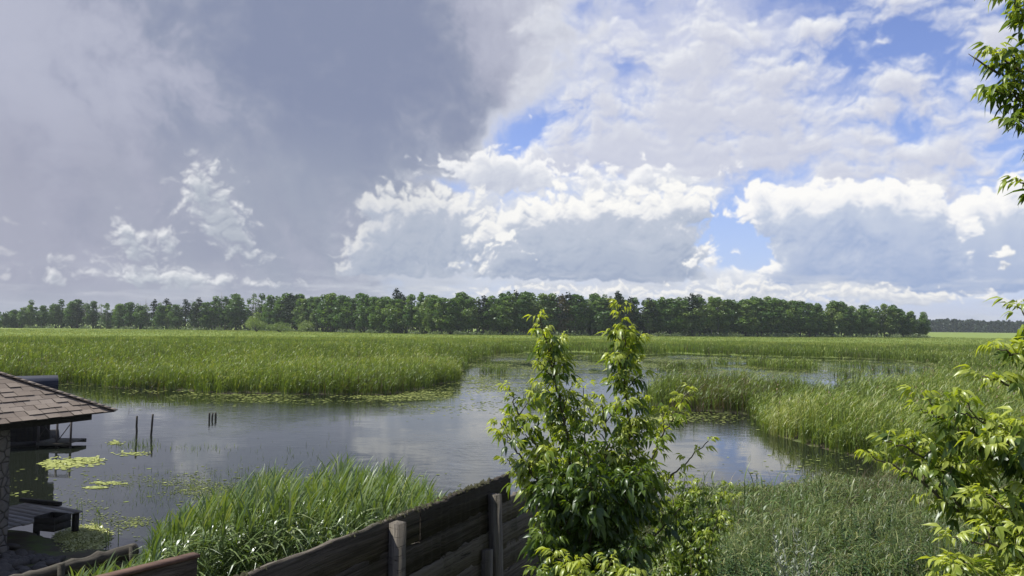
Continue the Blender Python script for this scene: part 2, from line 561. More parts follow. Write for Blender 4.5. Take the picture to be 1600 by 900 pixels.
def blades(mb, base, h, az, lean, droop, w, seg=3, tint=0.5, mat=0, twist=0.0, belly=0.35):
    """arching strap leaves or stalks: base (N,3), length, heading, outward reach, drooping, width"""
    base = np.asarray(base, np.float32)
    n = len(base)
    B = lambda x: np.broadcast_to(np.asarray(x, np.float32), (n,))
    h, az, lean, droop, w, tint, twist = map(B, (h, az, lean, droop, w, tint, twist))
    t = np.linspace(0, 1, seg + 1, dtype=np.float32)
    out = lean[:, None] * (0.45 * t + 0.55 * t ** 2)
    up = np.sqrt(np.clip(1 - np.minimum(lean, 0.95)[:, None] ** 2 * 0.55, 0.05, 1)) * t - droop[:, None] * t ** 2.2
    cx = base[:, 0:1] + np.cos(az)[:, None] * h[:, None] * out
    cy = base[:, 1:2] + np.sin(az)[:, None] * h[:, None] * out
    cz = base[:, 2:3] + h[:, None] * up
    prof = np.where(t < belly, 0.55 + 0.45 * t / belly, 1 - ((t - belly) / (1 - belly)) ** 1.6) * 0.96 + 0.04
    hw = w[:, None] * prof * 0.5
    wa = az[:, None] + np.pi / 2 + twist[:, None] * (0.3 + t)
    dx, dy = np.cos(wa) * hw, np.sin(wa) * hw
    v = np.stack([np.stack([cx - dx, cy - dy, cz], -1), np.stack([cx + dx, cy + dy, cz + hw * 0.25], -1)], 2)   # n, seg+1, 2, 3
    v = v.reshape(-1, 3)
    r = (np.arange(n) * (seg + 1) * 2)[:, None] + np.arange(seg)[None] * 2
    q = np.stack([r, r + 1, r + 3, r + 2], -1).reshape(-1, 4)
    mb.add(v, q, np.repeat(tint, (seg + 1) * 2), mat)


# ------------------------------------------------------------------ materials
def new_mat(name):
    m = bpy.data.materials.new(name)
    m.use_nodes = True
    E.nt = m.node_tree
    E.nt.nodes.clear()
    return m, nd('ShaderNodeOutputMaterial')


def attr(name='tint'):
    n = nd('ShaderNodeAttribute', attribute_name=name)
    return E(n.outputs['Fac'])


def objpos():
    return nd('ShaderNodeTexCoord').outputs['Object']


def worldpos():
    return nd('ShaderNodeNewGeometry').outputs['Position']


def ramp_nodes(f, stops):
    n = nd('ShaderNodeValToRGB')
    el = n.color_ramp.elements
    while len(el) < len(stops):
        el.new(0.5)
    for e, (p, c) in zip(el, stops):
        e.position = p
        e.color = (*c, 1)
    lk(f, n.inputs[0])
    return n.outputs[0]


def leaf_mat(name, stops, transl=0.35, tcol=(1.0, 1.0, 0.35), gloss=0.05, var=0.35, vscale=0.35, rand=False, rough=0.45):
    """thin leaf: diffuse, light passing through, a little sheen; colour from the mesh's tint and a patchy noise"""
    m, out = new_mat(name)
    f = attr()
    f = f + (noise(worldpos(), vscale, 3, 0.5) - 0.5) * var
    if rand:
        oi = nd('ShaderNodeObjectInfo')
        f = f + (E(oi.outputs['Random']) - 0.5) * 0.55
    col = ramp_nodes(f.clamp(), stops)
    d = nd('ShaderNodeBsdfDiffuse')
    lk(col, d.inputs['Color'])
    t = nd('ShaderNodeBsdfTranslucent')
    lk(mixc(1.0, col, tcol, 'MULTIPLY'), t.inputs['Color'])
    mx = nd('ShaderNodeMixShader')
    mx.inputs[0].default_value = transl
    lk(d.outputs[0], mx.inputs[1])
    lk(t.outputs[0], mx.inputs[2])
    res = mx.outputs[0]
    if gloss:
        g = nd('ShaderNodeBsdfGlossy')
        g.inputs['Roughness'].default_value = rough
        g.inputs['Color'].default_value = (0.9, 0.95, 1.0, 1)
        m2 = nd('ShaderNodeMixShader')
        m2.inputs[0].default_value = gloss
        lk(res, m2.inputs[1])
        lk(g.outputs[0], m2.inputs[2])
        res = m2.outputs[0]
    lk(res, out.inputs[0])
    return m


def surf_mat(name, colf, rough=0.8, bump=None, bstr=0.4, bdist=0.01, spec=0.3):
    """Principled surface; colf() and bump() write the nodes of the colour and the height"""
    m, out = new_mat(name)
    p = nd('ShaderNodeBsdfPrincipled')
    p.inputs['Roughness'].default_value = rough
    p.inputs['Specular IOR Level'].default_value = spec
    c = colf()
    if isinstance(c, tuple):
        p.inputs['Base Color'].default_value = (*c, 1)
    else:
        lk(c, p.inputs['Base Color'])
    if bump:
        b = nd('ShaderNodeBump')
        b.inputs['Strength'].default_value = bstr
        b.inputs['Distance'].default_value = bdist
        lk(bump(), b.inputs['Height'])
        lk(b.outputs[0], p.inputs['Normal'])
    lk(p.outputs[0], out.inputs[0])
    return m


def scaled(v, s):
    return vmath('MULTIPLY', v, s)


# ------------------------------------------------------------------ the pond's outline (points on the water plane)
def poly(pts):
    return np.array([tuple(ground(x, y, 0.0))[:2] for x, y in pts])


POND = poly([(-420, 640), (-100, 600), (0, 592), (90, 600), (200, 607), (330, 615), (420, 616), (520, 618), (600, 618), (660, 608), (706, 598), (722, 586), (728, 572), (745, 561),
             (790, 554), (860, 550), (940, 551), (1000, 555), (1060, 552), (1130, 555), (1200, 557), (1300, 559), (1400, 563), (1475, 570), (1470, 585), (1420, 606), (1345, 622), (1290, 630),
             (1240, 618), (1160, 612), (1090, 612), (1040, 618), (1008, 622), (1000, 628), (1010, 637), (1080, 642), (1170, 648), (1186, 662), (1210, 682), (1250, 698), (1300, 709), (1345, 718),
             (1365, 732), (1350, 748), (1280, 765), (1200, 774), (1120, 772), (1080, 770), (1000, 800), (900, 830), (800, 850), (700, 840), (600, 836), (500, 842), (400, 850), (250, 858),
             (175, 852), (128, 850), (96, 838), (50, 828), (0, 822), (-60, 820), (-500, 800)])


def inside(P, x, y):
    c = np.zeros(x.shape, bool)
    n = len(P)
    for i in range(n):
        x0, y0 = P[i]
        x1, y1 = P[(i + 1) % n]
        hit = (y0 > y) != (y1 > y)
        c ^= hit & (x < (x1 - x0) * (y - y0) / (y1 - y0 + 1e-12) + x0)
    return c


def sdf(P, x, y):
    """distance to the outline, positive inside"""
    d = np.full(x.shape, 1e9)
    n = len(P)
    for i in range(n):
        a, b = P[i], P[(i + 1) % n]
        e = b - a
        t = np.clip(((x - a[0]) * e[0] + (y - a[1]) * e[1]) / (e @ e), 0, 1)
        d = np.minimum(d, np.hypot(x - a[0] - t * e[0], y - a[1] - t * e[1]))
    return np.where(inside(P, x, y), d, -d)


def nz(x, y, s, seed, o=4):
    return fbm(np.asarray(x, np.float32), np.asarray(y, np.float32), s, o, seed)


def pond_sdf(x, y):
    s = sdf(POND, x, y)
    wob = nz(x, y, 0.16, 31, 4) * 1.1 + nz(x, y, 0.7, 35, 3) * 0.35
    return s + wob * np.clip(y / 70.0, 0.25, 1.6)


NEAR_Y = 27.0                      # the bank under the viewer ends about here


def near_bank(x, y):
    """1 on the viewer's own bank, 0 on the marsh"""
    lim = 25.0 + 8.0 * sstep(x, -2.0, 4.0) - 4.0 * sstep(x, 14.0, 19.0) + np.clip(x - 19, 0, 60) * 0.15
    return sstep(lim - y, -2.0, 3.0)


def land_z(x, y, s=None):
    x, y = np.asarray(x, float), np.asarray(y, float)
    if s is None:
        s = pond_sdf(x, y)
    marsh = 0.07 + nz(x, y, 0.25, 41, 3) * 0.05
    nb = near_bank(x, y)
    dist = np.clip(-s, 0, 60)
    slope = 0.085 + 0.065 * sstep(x, -1.0, 4.0)
    bank = np.minimum(0.05 + slope * dist, 3.25) + nz(x, y, 0.5, 43, 4) * 0.10
    # level ground on the viewer's side of the plank wall
    side = (x - FENCE_A[0]) * FENCE_N[0] + (y - FENCE_A[1]) * FENCE_N[1]
    lift = sstep(side, -0.15, 0.05) * sstep(y, 8.2, 6.4)
    bank = bank + (np.maximum(bank, 3.1) - bank) * lift
    z = marsh * (1 - nb) + bank * nb
    return np.where(s > -0.6, z * (1 - sstep(s, -0.6, 1.6)) + -0.9 * sstep(s, -0.6, 1.6), z)


FENCE_Z = 4.65
FENCE_B = np.array(tuple(ground(791, 737, FENCE_Z)))
FENCE_A = np.array(tuple(ground(392, 891, FENCE_Z)))
FENCE_D = (FENCE_B - FENCE_A) / np.linalg.norm(FENCE_B - FENCE_A)
FENCE_N = np.array([FENCE_D[1], -FENCE_D[0], 0.0])          # towards the viewer's side


def axis(stops):
    out = []
    for (a, b, step) in stops:
        out.append(np.arange(a, b, step))
    return np.unique(np.concatenate(out))


def build_ground():
    xs = axis([(-3000, -600, 200), (-600, -120, 20), (-120, -40, 3), (-40, 45, 0.55), (45, 130, 3), (130, 600, 20), (600, 3001, 200)])
    ys = axis([(-60, 0, 6), (0, 45, 0.5), (45, 180, 1.3), (180, 700, 20), (700, 5001, 250)])
    X, Y = np.meshgrid(xs, ys)
    Z = land_z(X, Y)
    far = sstep(np.hypot(X, Y), 700, 3000)
    Z = Z * (1 - far) - far * 1.0
    mb = MB()
    ny, nx = X.shape
    i = (np.arange(ny - 1)[:, None] * nx + np.arange(nx - 1)[None]).ravel()
    mb.add(np.stack([X, Y, Z], -1), np.stack([i, i + 1, i + nx + 1, i + nx], -1))

    def colf():
        p = worldpos()
        a = noise(p, 0.06, 6, 0.6)
        b = noise(p, 1.3, 5, 0.6)
        green = mixc(b, (0.040, 0.062, 0.016), (0.085, 0.115, 0.030))
        mud = mixc(b, (0.030, 0.026, 0.017), (0.085, 0.075, 0.045))
        sp = nd('ShaderNodeSeparateXYZ')
        lk(p, sp.inputs[0])
        y = E(sp.outputs[1])
        g = smooth(y + (a - 0.5) * 120.0, 90, 190)
        return mixc(g, mixc(smooth(b, 0.45, 0.62), mud, green), mixc(a, (0.120, 0.175, 0.028), (0.190, 0.245, 0.050)))
    m = surf_mat('marsh_soil', colf, 0.95, lambda: noise(worldpos(), 3.0, 6, 0.6), 0.6, 0.08)
    tag(mb.build('ground', m, smooth_=True), kind='structure')


def build_water():
    mb = MB()
    mb.add([(-140, 12, 0), (150, 12, 0), (150, 260, 0), (-140, 260, 0)], [(0, 1, 2, 3)])
    m, out = new_mat('pond_water')
    p = nd('ShaderNodeBsdfPrincipled')
    p.inputs['Base Color'].default_value = (0.012, 0.015, 0.011, 1)
    p.inputs['Roughness'].default_value = 0.03
    p.inputs['IOR'].default_value = 1.42
    p.inputs['Specular IOR Level'].default_value = 0.5
    wp = worldpos()
    patch = smooth(noise(scaled(wp, (0.075, 0.05, 1)), 1.0, 5, 0.55), 0.44, 0.60)
    h = noise(scaled(wp, (1.0, 1.6, 1)), 1.6, 4, 0.55) * (patch * 1.3 + 0.10) + noise(scaled(wp, (0.6, 1.0, 1)), 0.5, 2, 0.5) * 0.5
    b = nd('ShaderNodeBump')
    b.inputs['Strength'].default_value = 0.16
    b.inputs['Distance'].default_value = 0.12
    lk(h, b.inputs['Height'])
    lk(b.outputs[0], p.inputs['Normal'])
    lk(p.outputs[0], out.inputs[0])
    tag(mb.build('water', m), kind='structure')


build_ground()
build_water()


# ------------------------------------------------------------------ the wood beyond the marsh
BARK = surf_mat('forest_bark', lambda: mixc(noise(objpos(), 2.0, 4, 0.6), (0.035, 0.030, 0.024), (0.11, 0.10, 0.085)), 0.9)
PALE_BARK = surf_mat('pale_bark', lambda: mixc(noise(objpos(), 1.5, 4, 0.6), (0.14, 0.135, 0.12), (0.34, 0.33, 0.30)), 0.9)
FOREST_LEAF = leaf_mat('forest_leaf', [(0.0, (0.046, 0.092, 0.030)), (0.45, (0.090, 0.165, 0.046)), (0.8, (0.150, 0.235, 0.064)), (1.0, (0.215, 0.280, 0.090))], 0.42, (0.9, 1.0, 0.4), 0.03, 0.5, 0.03, True)
PINE_LEAF = leaf_mat('pine_needle', [(0.0, (0.016, 0.034, 0.020)), (1.0, (0.045, 0.070, 0.036))], 0.1, (0.9, 1.0, 0.5), 0.02, 0.4, 0.05, True)
BUSH_LEAF = leaf_mat('bush_leaf', [(0.0, (0.085, 0.140, 0.036)), (1.0, (0.290, 0.360, 0.110))], 0.40, (0.9, 1.0, 0.4), 0.03, 0.4, 0.2, True)
WILLOW_LEAF = leaf_mat('willow_leaf', [(0.0, (0.090, 0.135, 0.055)), (1.0, (0.230, 0.280, 0.130))], 0.35, (0.9, 1.0, 0.5), 0.04, 0.4, 0.2, True)
BROWN_LEAF = leaf_mat('russet_leaf', [(0.0, (0.040, 0.044, 0.022)), (1.0, (0.130, 0.120, 0.060))], 0.3, (1.0, 0.9, 0.5), 0.03, 0.4, 0.1, True)


def leaf_quads(mb, c, size, rng, tint, up=0.35, mat=0):
    """one irregular leaf-clump face at each point c"""
    n = len(c)
    nrm = rng.normal(size=(n, 3)) + np.array([0, 0, up])
    nrm /= np.linalg.norm(nrm, axis=1)[:, None]
    a = np.cross(nrm, rng.normal(size=(n, 3)))
    a /= np.linalg.norm(a, axis=1)[:, None] + 1e-9
    b = np.cross(nrm, a)
    s = np.broadcast_to(np.asarray(size), (n,))[:, None] * (0.6 + 0.8 * rng.rand(n, 1))
    k = 0.5 + 0.5 * rng.rand(n, 4, 1)
    v = np.stack([c - a * s * k[:, 0], c - b * s * k[:, 1] * 0.7, c + a * s * k[:, 2], c + b * s * k[:, 3] * 0.7], 1)
    q = np.arange(n * 4).reshape(n, 4)
    mb.add(v.reshape(-1, 3), q, np.repeat(tint, 4), mat)


def crown_points(rng, lobes, per):
    """points near the shells of overlapping lobes (x, y, z, rx, rz)"""
    out, tint = [], []
    for (x, y, z, rx, rz) in lobes:
        n = int(per * rx * rz)
        d = rng.normal(size=(n, 3))
        d /= np.linalg.norm(d, axis=1)[:, None]
        r = rng.rand(n, 1) ** 0.33
        r = 0.35 + 0.65 * r + rng.normal(size=(n, 1)) * 0.07
        p = d * r * np.array([rx, rx, rz])
        out.append(p + np.array([x, y, z]))
        tint.append(np.full(n, rng.rand() * 0.5 + 0.2) + rng.rand(n) * 0.25)
    return np.concatenate(out), np.concatenate(tint)


def tree_mesh(kind, seed):
    rng = np.random.RandomState(seed)
    cr, tr = MB(), MB()
    H = 20.0
    if kind == 'pine_tree':
        tr.tube([(0, 0, -0.5), (0.2, 0, 8), (0.1, 0.1, H * 0.94)], [0.28, 0.22, 0.05], 6)
        lobes = []
        for k in range(16):
            z = H * (0.45 + 0.55 * k / 15)
            r = 3.0 * (1.08 - (k / 15)) ** 0.75 + 0.25
            for j in range(3):
                a = rng.rand() * 6.28
                lobes.append((math.cos(a) * r * 0.55, math.sin(a) * r * 0.55, z + rng.normal() * 0.4, r * 0.55 + 0.2, 0.55))
        p, t = crown_points(rng, lobes, 42)
        leaf_quads(cr, p, 0.42, rng, t, 0.5)
    elif kind == 'bare_tree':
        lobes = []
        tr.tube([(0, 0, -0.5), (0.2, 0.1, 7), (0.0, -0.1, 14), (0.2, 0, H)], [0.22, 0.17, 0.10, 0.02], 5)
        for k in range(26):
            z = rng.uniform(5, 17)
            a = rng.rand() * 6.28
            L = rng.uniform(1.5, 3.6) * (1.1 - z / 24)
            e = (math.cos(a) * L * 0.6, math.sin(a) * L * 0.6, z + L * 1.1)
            tr.tube([(0.1, 0, z), (e[0] * 0.5, e[1] * 0.5, z + L * 0.45), e], [0.08, 0.06, 0.02], 4)
            for q in range(3):
                a2 = rng.rand() * 6.28
                tr.tube([(e[0] * 0.6, e[1] * 0.6, z + L * 0.55), (e[0] + math.cos(a2) * 0.7, e[1] + math.sin(a2) * 0.7, z + L * (0.9 + 0.4 * rng.rand()))], [0.045, 0.015], 3)
            if rng.rand() < 0.35:
                lobes.append((e[0], e[1], z + L * 0.5, 0.9, 0.9))
        p, t = crown_points(rng, lobes + [(0.5, 0, 5, 2.0, 2.4)], 34)
        leaf_quads(cr, p, 0.38, rng, t)
    else:
        slim = kind == 'slender_tree'
        R0 = 2.5 if slim else rng.uniform(3.6, 4.8)
        tr.tube([(0, 0, -0.5), (rng.normal() * 0.2, rng.normal() * 0.2, 6), (rng.normal() * 0.4, rng.normal() * 0.4, 15)], [0.26, 0.2, 0.07], 6)
        lobes = []
        nl = 15 if slim else 20
        z0 = 4.0 if slim else 3.0
        for k in range(nl):
            u = (k + rng.rand()) / nl
            z = z0 + (H - z0 - 1.2) * u
            prof = math.sin(math.pi * min(1, 0.18 + 0.80 * u)) ** 0.7
            a = k * 2.4 + rng.rand()
            r = R0 * prof * rng.uniform(0.30, 0.72)
            s = R0 * rng.uniform(0.32, 0.52) * (0.65 + 0.35 * prof)
            lobes.append((math.cos(a) * r, math.sin(a) * r, z, s, s * rng.uniform(0.75, 1.1)))
            if k % 3 == 0:
                tr.tube([(0, 0, z - 2.5), (math.cos(a) * r * 0.6, math.sin(a) * r * 0.6, z - 0.6)], [0.11, 0.04], 4)
        lobes.append((0, 0, H - 1.4, R0 * 0.36, 1.5))
        lobes.append((0, 0, 8.5, R0 * 0.6, 4.8))
        p, t = crown_points(rng, lobes, 60 if slim else 46)
        leaf_quads(cr, p, 0.50, rng, t)
    return cr, tr


FOREST_LABEL = {
    'broadleaf_tree': 'rounded dark green broadleaf tree in the wood across the marsh',
    'slender_tree': 'narrow upright green tree in the wood across the marsh',
    'pine_tree': 'dark pine rising above the rounded crowns of the wood',
    'bare_tree': 'thin half bare pale tree in the greyer left end of the wood',
}
FOREST_GROUP = {'broadleaf_tree': 'rounded trees of the wood', 'slender_tree': 'narrow trees of the wood', 'pine_tree': 'pines of the wood', 'bare_tree': 'half bare trees of the wood'}
PROTO = {}


def forest_tree(kind, var, loc, rz, sc, leaf=None):
    key = (kind, var)
    if key not in PROTO:
        t = thing(kind, FOREST_LABEL[kind], 'tree', (0, 0, 0), 0, FOREST_GROUP[kind])
        cr, tr = tree_mesh(kind, 100 + var * 7 + len(kind))
        cr.build('crown', PINE_LEAF if kind == 'pine_tree' else (BROWN_LEAF if var == 9 else FOREST_LEAF), t)
        tr.build('trunk', PALE_BARK if kind in ('bare_tree', 'slender_tree') else BARK, t)
        PROTO[key] = t
        t.location, t.rotation_euler, t.scale = loc, (0, 0, rz), sc
        if var == 9:
            t['label'] = 'rounded russet tinged tree in the middle of the wood'
            t['group'] = 'russet trees of the wood'
        return t
    return copy_thing(PROTO[key], loc, rz, sc)


TOPLINE = [(-60, 488), (22, 486), (30, 474), (60, 470), (150, 472), (250, 470), (330, 466), (380, 462), (410, 459), (440, 463), (520, 459), (580, 463), (640, 459), (700, 461), (760, 461), (820, 457), (880, 460), (940, 460), (1000, 463), (1050, 466), (1100, 459),
           (1150, 466), (1200, 465), (1260, 472), (1305, 468), (1340, 478), (1385, 475), (1410, 484), (1440, 488), (1452, 500)]
BASELINE = [(-60, 509.5), (100, 510.5), (400, 514.0), (700, 519.5), (1000, 522), (1452, 525)]


def build_forest():
    rng = np.random.RandomState(5)
    tx, ty = zip(*TOPLINE)
    bx, by = zip(*BASELINE)
    n = 0
    px = -50.0
    while px < 1450:
        b = np.interp(px, bx, by)
        g = ground(px, b, 1.25)
        top = np.interp(px, tx, ty) + rng.uniform(-3.0, 8.0)
        for row in range(2):
            if row and rng.rand() < 0.25:
                continue
            p = px + rng.uniform(-5, 5)
            d = g.y + row * rng.uniform(6, 12)
            tp = top if row else np.interp(p, tx, ty) + rng.uniform(0, 9)
            w = at(p, tp, d)
            base = at(p, 510, d)
            h = w.z
            u = rng.rand()
            if 120 < p < 415 and u < 0.32:
                kind, var = 'bare_tree', rng.randint(3)
                h += rng.uniform(0, 3)
            elif u < 0.55:
                kind, var = 'broadleaf_tree', rng.randint(5)
            elif u < 0.86 or p > 1100:
                kind, var = 'slender_tree' if p < 1150 or u < 0.7 else 'broadleaf_tree', rng.randint(4)
            else:
                kind, var = 'pine_tree', rng.randint(3)
                h += 0.8
            if 860 < p < 945 and kind == 'broadleaf_tree' and row == 0 and rng.rand() < 0.4:
                var = 9
            s = h / 20.0
            forest_tree(kind, var, (base.x, d, 0.0), rng.rand() * 6.28, (s * rng.uniform(1.25, 1.85), s * rng.uniform(1.25, 1.85), s * 1.02))
            n += 1
        px += 1452 / 132.0 * rng.uniform(0.6, 1.4)
    # shaded undergrowth and trunks deeper in the wood
    mb = MB()
    k = 26000
    p = rng.uniform(-70, 1440, k)
    b = np.interp(p, bx, by)
    pts = np.array([tuple(ground(a, c, 1.25)) for a, c in zip(p[:1600], b[:1600])])
    idx = rng.randint(0, 1600, k)
    q = pts[idx].copy()
    dep = rng.uniform(3, 24, k)
    q[:, 1] += dep
    q[:, 0] *= 1 + dep / q[:, 1]
    q[:, 0] += rng.normal(size=k) * 1.5
    q[:, 2] = rng.rand(k) ** 1.1 * 12.0
    edge = np.interp(q[:, 0] / q[:, 1] * FPX + 800, [1395, 1445], [1, 0.3])
    q[:, 2] *= edge
    leaf_quads(mb, q, 1.3, rng, rng.rand(k) * 0.35, 0.2)
    tag(mb.build('forest_undergrowth', FOREST_LEAF), 'dense shaded undergrowth filling the wood between the trunks', 'undergrowth', kind='stuff')
    # low pale willow scrub along the foot of the wood
    mb = MB()
    k = 16000
    c = np.concatenate([rng.uniform(560, 1452, 150), rng.uniform(40, 560, 60)])
    cc = np.array([tuple(ground(a, np.interp(a, bx, by) + 0.4, 1.2)) for a in c])
    rr = rng.uniform(0.8, 3.0, 210)
    i = rng.randint(0, 210, k)
    d = rng.normal(size=(k, 3))
    d /= np.linalg.norm(d, axis=1)[:, None]
    q = cc[i] + d * rr[i][:, None] * (rng.rand(k, 1) ** 0.4) * np.array([1.5, 1.2, 1.0])
    q[:, 2] = np.abs(q[:, 2] - 1.2) + 0.3
    leaf_quads(mb, q, 0.45, rng, rng.rand(k) * 0.7, 0.3)
    tag(mb.build('willow_scrub', WILLOW_LEAF), 'low pale scrub along the foot of the wood', 'scrub', kind='stuff')
    # the far wood fading to blue on the right
    mb = MB()
    for a in np.arange(1425, 1690, 1.3):
        d = 1250 + rng.rand() * 60
        t = at(a, 501.5 + rng.normal() * 1.4 - 2.0 * math.sin(a * 0.035), d)
        h = t.z
        n_ = 110
        u = rng.rand(n_)
        r = 3.4 * (1.08 - u) ** 0.6
        th = rng.rand(n_) * 6.28
        c = np.stack([t.x + np.cos(th) * r, d + np.sin(th) * r, u * h], -1)
        leaf_quads(mb, c, 2.2, rng, rng.rand(n_) * 0.5, 0.2)
    tag(mb.build('distant_forest', PINE_LEAF), 'distant bluish pine forest on the right horizon', 'forest', kind='stuff')
    print('forest trees', n)


def bush(px, base_y, top_y, w_px, label, z=0.9, seed=1, leaf=BUSH_LEAF, name='willow_bush', trunk_h=0.35):
    rng = np.random.RandomState(seed)
    g = ground(px, base_y, z)
    d = g.y
    top = at(px, top_y, d).z
    rw = w_px / 2 / FPX * d
    t = thing(name, label, 'bush', (g.x, g.y, 0.2))
    cr, tr = MB(), MB()
    H = top - 0.2
    lobes = []
    for k in range(14):
        a, r = rng.rand() * 6.28, rng.rand() ** 0.5 * rw * 0.62
        z_ = H * (0.25 + 0.5 * rng.rand() * (1 - (r / rw) * 0.6))
        s = rw * rng.uniform(0.30, 0.46)
        lobes.append((math.cos(a) * r, math.sin(a) * r, z_, s, s * min(1.2, H / rw * 0.55)))
        tr.tube([(0, 0, 0), (math.cos(a) * r * 0.5, math.sin(a) * r * 0.5, z_ * 0.5), (math.cos(a) * r, math.sin(a) * r, z_)], [0.16, 0.09, 0.03], 5)
    lobes.append((0, 0, H * 0.76, rw * 0.36, H * 0.22))
    p, ti = crown_points(rng, lobes, 2600 / (rw * H))
    p[:, 2] = np.abs(p[:, 2])
    leaf_quads(cr, p, 0.36, rng, ti)
    cr.build('crown', leaf, t)
    tr.build('trunk', BARK, t)


build_forest()
bush(401, 516.5, 486, 40, 'tall pale leafed willow bush standing out in the meadow', seed=3)
bush(437, 517.0, 502, 48, 'low spreading grey green bush beside the tall pale willow', seed=4)
bush(479, 516.5, 500, 38, 'round bright green bush at the end of the meadow bushes', seed=5)


# ------------------------------------------------------------------ reeds, sedge and floating plants (nobody could count them)
REED = leaf_mat('reed_leaf', [(0.0, (0.120, 0.088, 0.042)), (0.22, (0.088, 0.105, 0.028)), (0.55, (0.120, 0.190, 0.030)), (0.82, (0.210, 0.285, 0.050)), (1.0, (0.340, 0.370, 0.120))], 0.46, (1.0, 1.0, 0.32), 0.03, 0.45, 0.12)
SEDGE = leaf_mat('sedge_leaf', [(0.0, (0.085, 0.078, 0.036)), (0.3, (0.055, 0.088, 0.022)), (0.65, (0.105, 0.165, 0.045)), (1.0, (0.270, 0.290, 0.120))], 0.34, (1.0, 1.0, 0.42), 0.03, 0.5, 0.6)
STRAW = leaf_mat('dead_stalk', [(0.0, (0.090, 0.066, 0.038)), (1.0, (0.300, 0.250, 0.150))], 0.2, (1.0, 0.9, 0.5), 0.02, 0.3, 1.0)
PAD = leaf_mat('floating_leaf', [(0.0, (0.075, 0.090, 0.030)), (0.5, (0.150, 0.185, 0.050)), (1.0, (0.330, 0.360, 0.120))], 0.05, (1.0, 1.0, 0.4), 0.08, 0.3, 0.8, rough=0.25)


def view_points(n, r0, r1, rng, half=0.70):
    r = np.sqrt(rng.uniform(r0 * r0, r1 * r1, n))
    a = rng.uniform(-half, half, n)
    return r * np.sin(a), r * np.cos(a)


def in_px(x, y, z=0.0):
    """photograph pixel of points, for shaping patches"""
    d = np.stack([x - CAM.x, y - CAM.y, np.broadcast_to(z, x.shape) - CAM.z], -1) @ np.array(CAM_ROT)
    return 800 + FPX * d[:, 0] / -d[:, 2], 450 - FPX * d[:, 1] / -d[:, 2]


ISLANDS = []
for (cx, cy, ax, ay) in ((1238, 576, 50, 4.5), (1070, 575, 46, 3.4), (1130, 570, 30, 2.2), (955, 563, 50, 2.4), (1345, 575, 46, 2.4), (1420, 582, 50, 3.0), (1320, 590, 36, 2.4), (835, 623, 15, 2.5), (770, 583, 22, 2.5)):
    c = ground(cx, cy)
    ISLANDS.append((c.x, c.y, ax / FPX * c.y, abs(ground(cx, cy - ay).y - c.y)))


def reed_mask(x, y):
    s = pond_sdf(x, y)
    ok = (s < -0.15) & (near_bank(x, y) < 0.5)
    for i, (cx, cy, ax, ay) in enumerate(ISLANDS):
        q = ((x - cx) / ax) ** 2 + ((y - cy - (ay * 0.6 if i == 0 else 0)) / ay) ** 2
        w = nz(x, y, 0.3, 77, 3) * 0.35
        ok |= (q + w < 1.0) & ((i == 0) | (i == 7) | (RNG.rand(len(x)) < 0.30))
    return ok, s


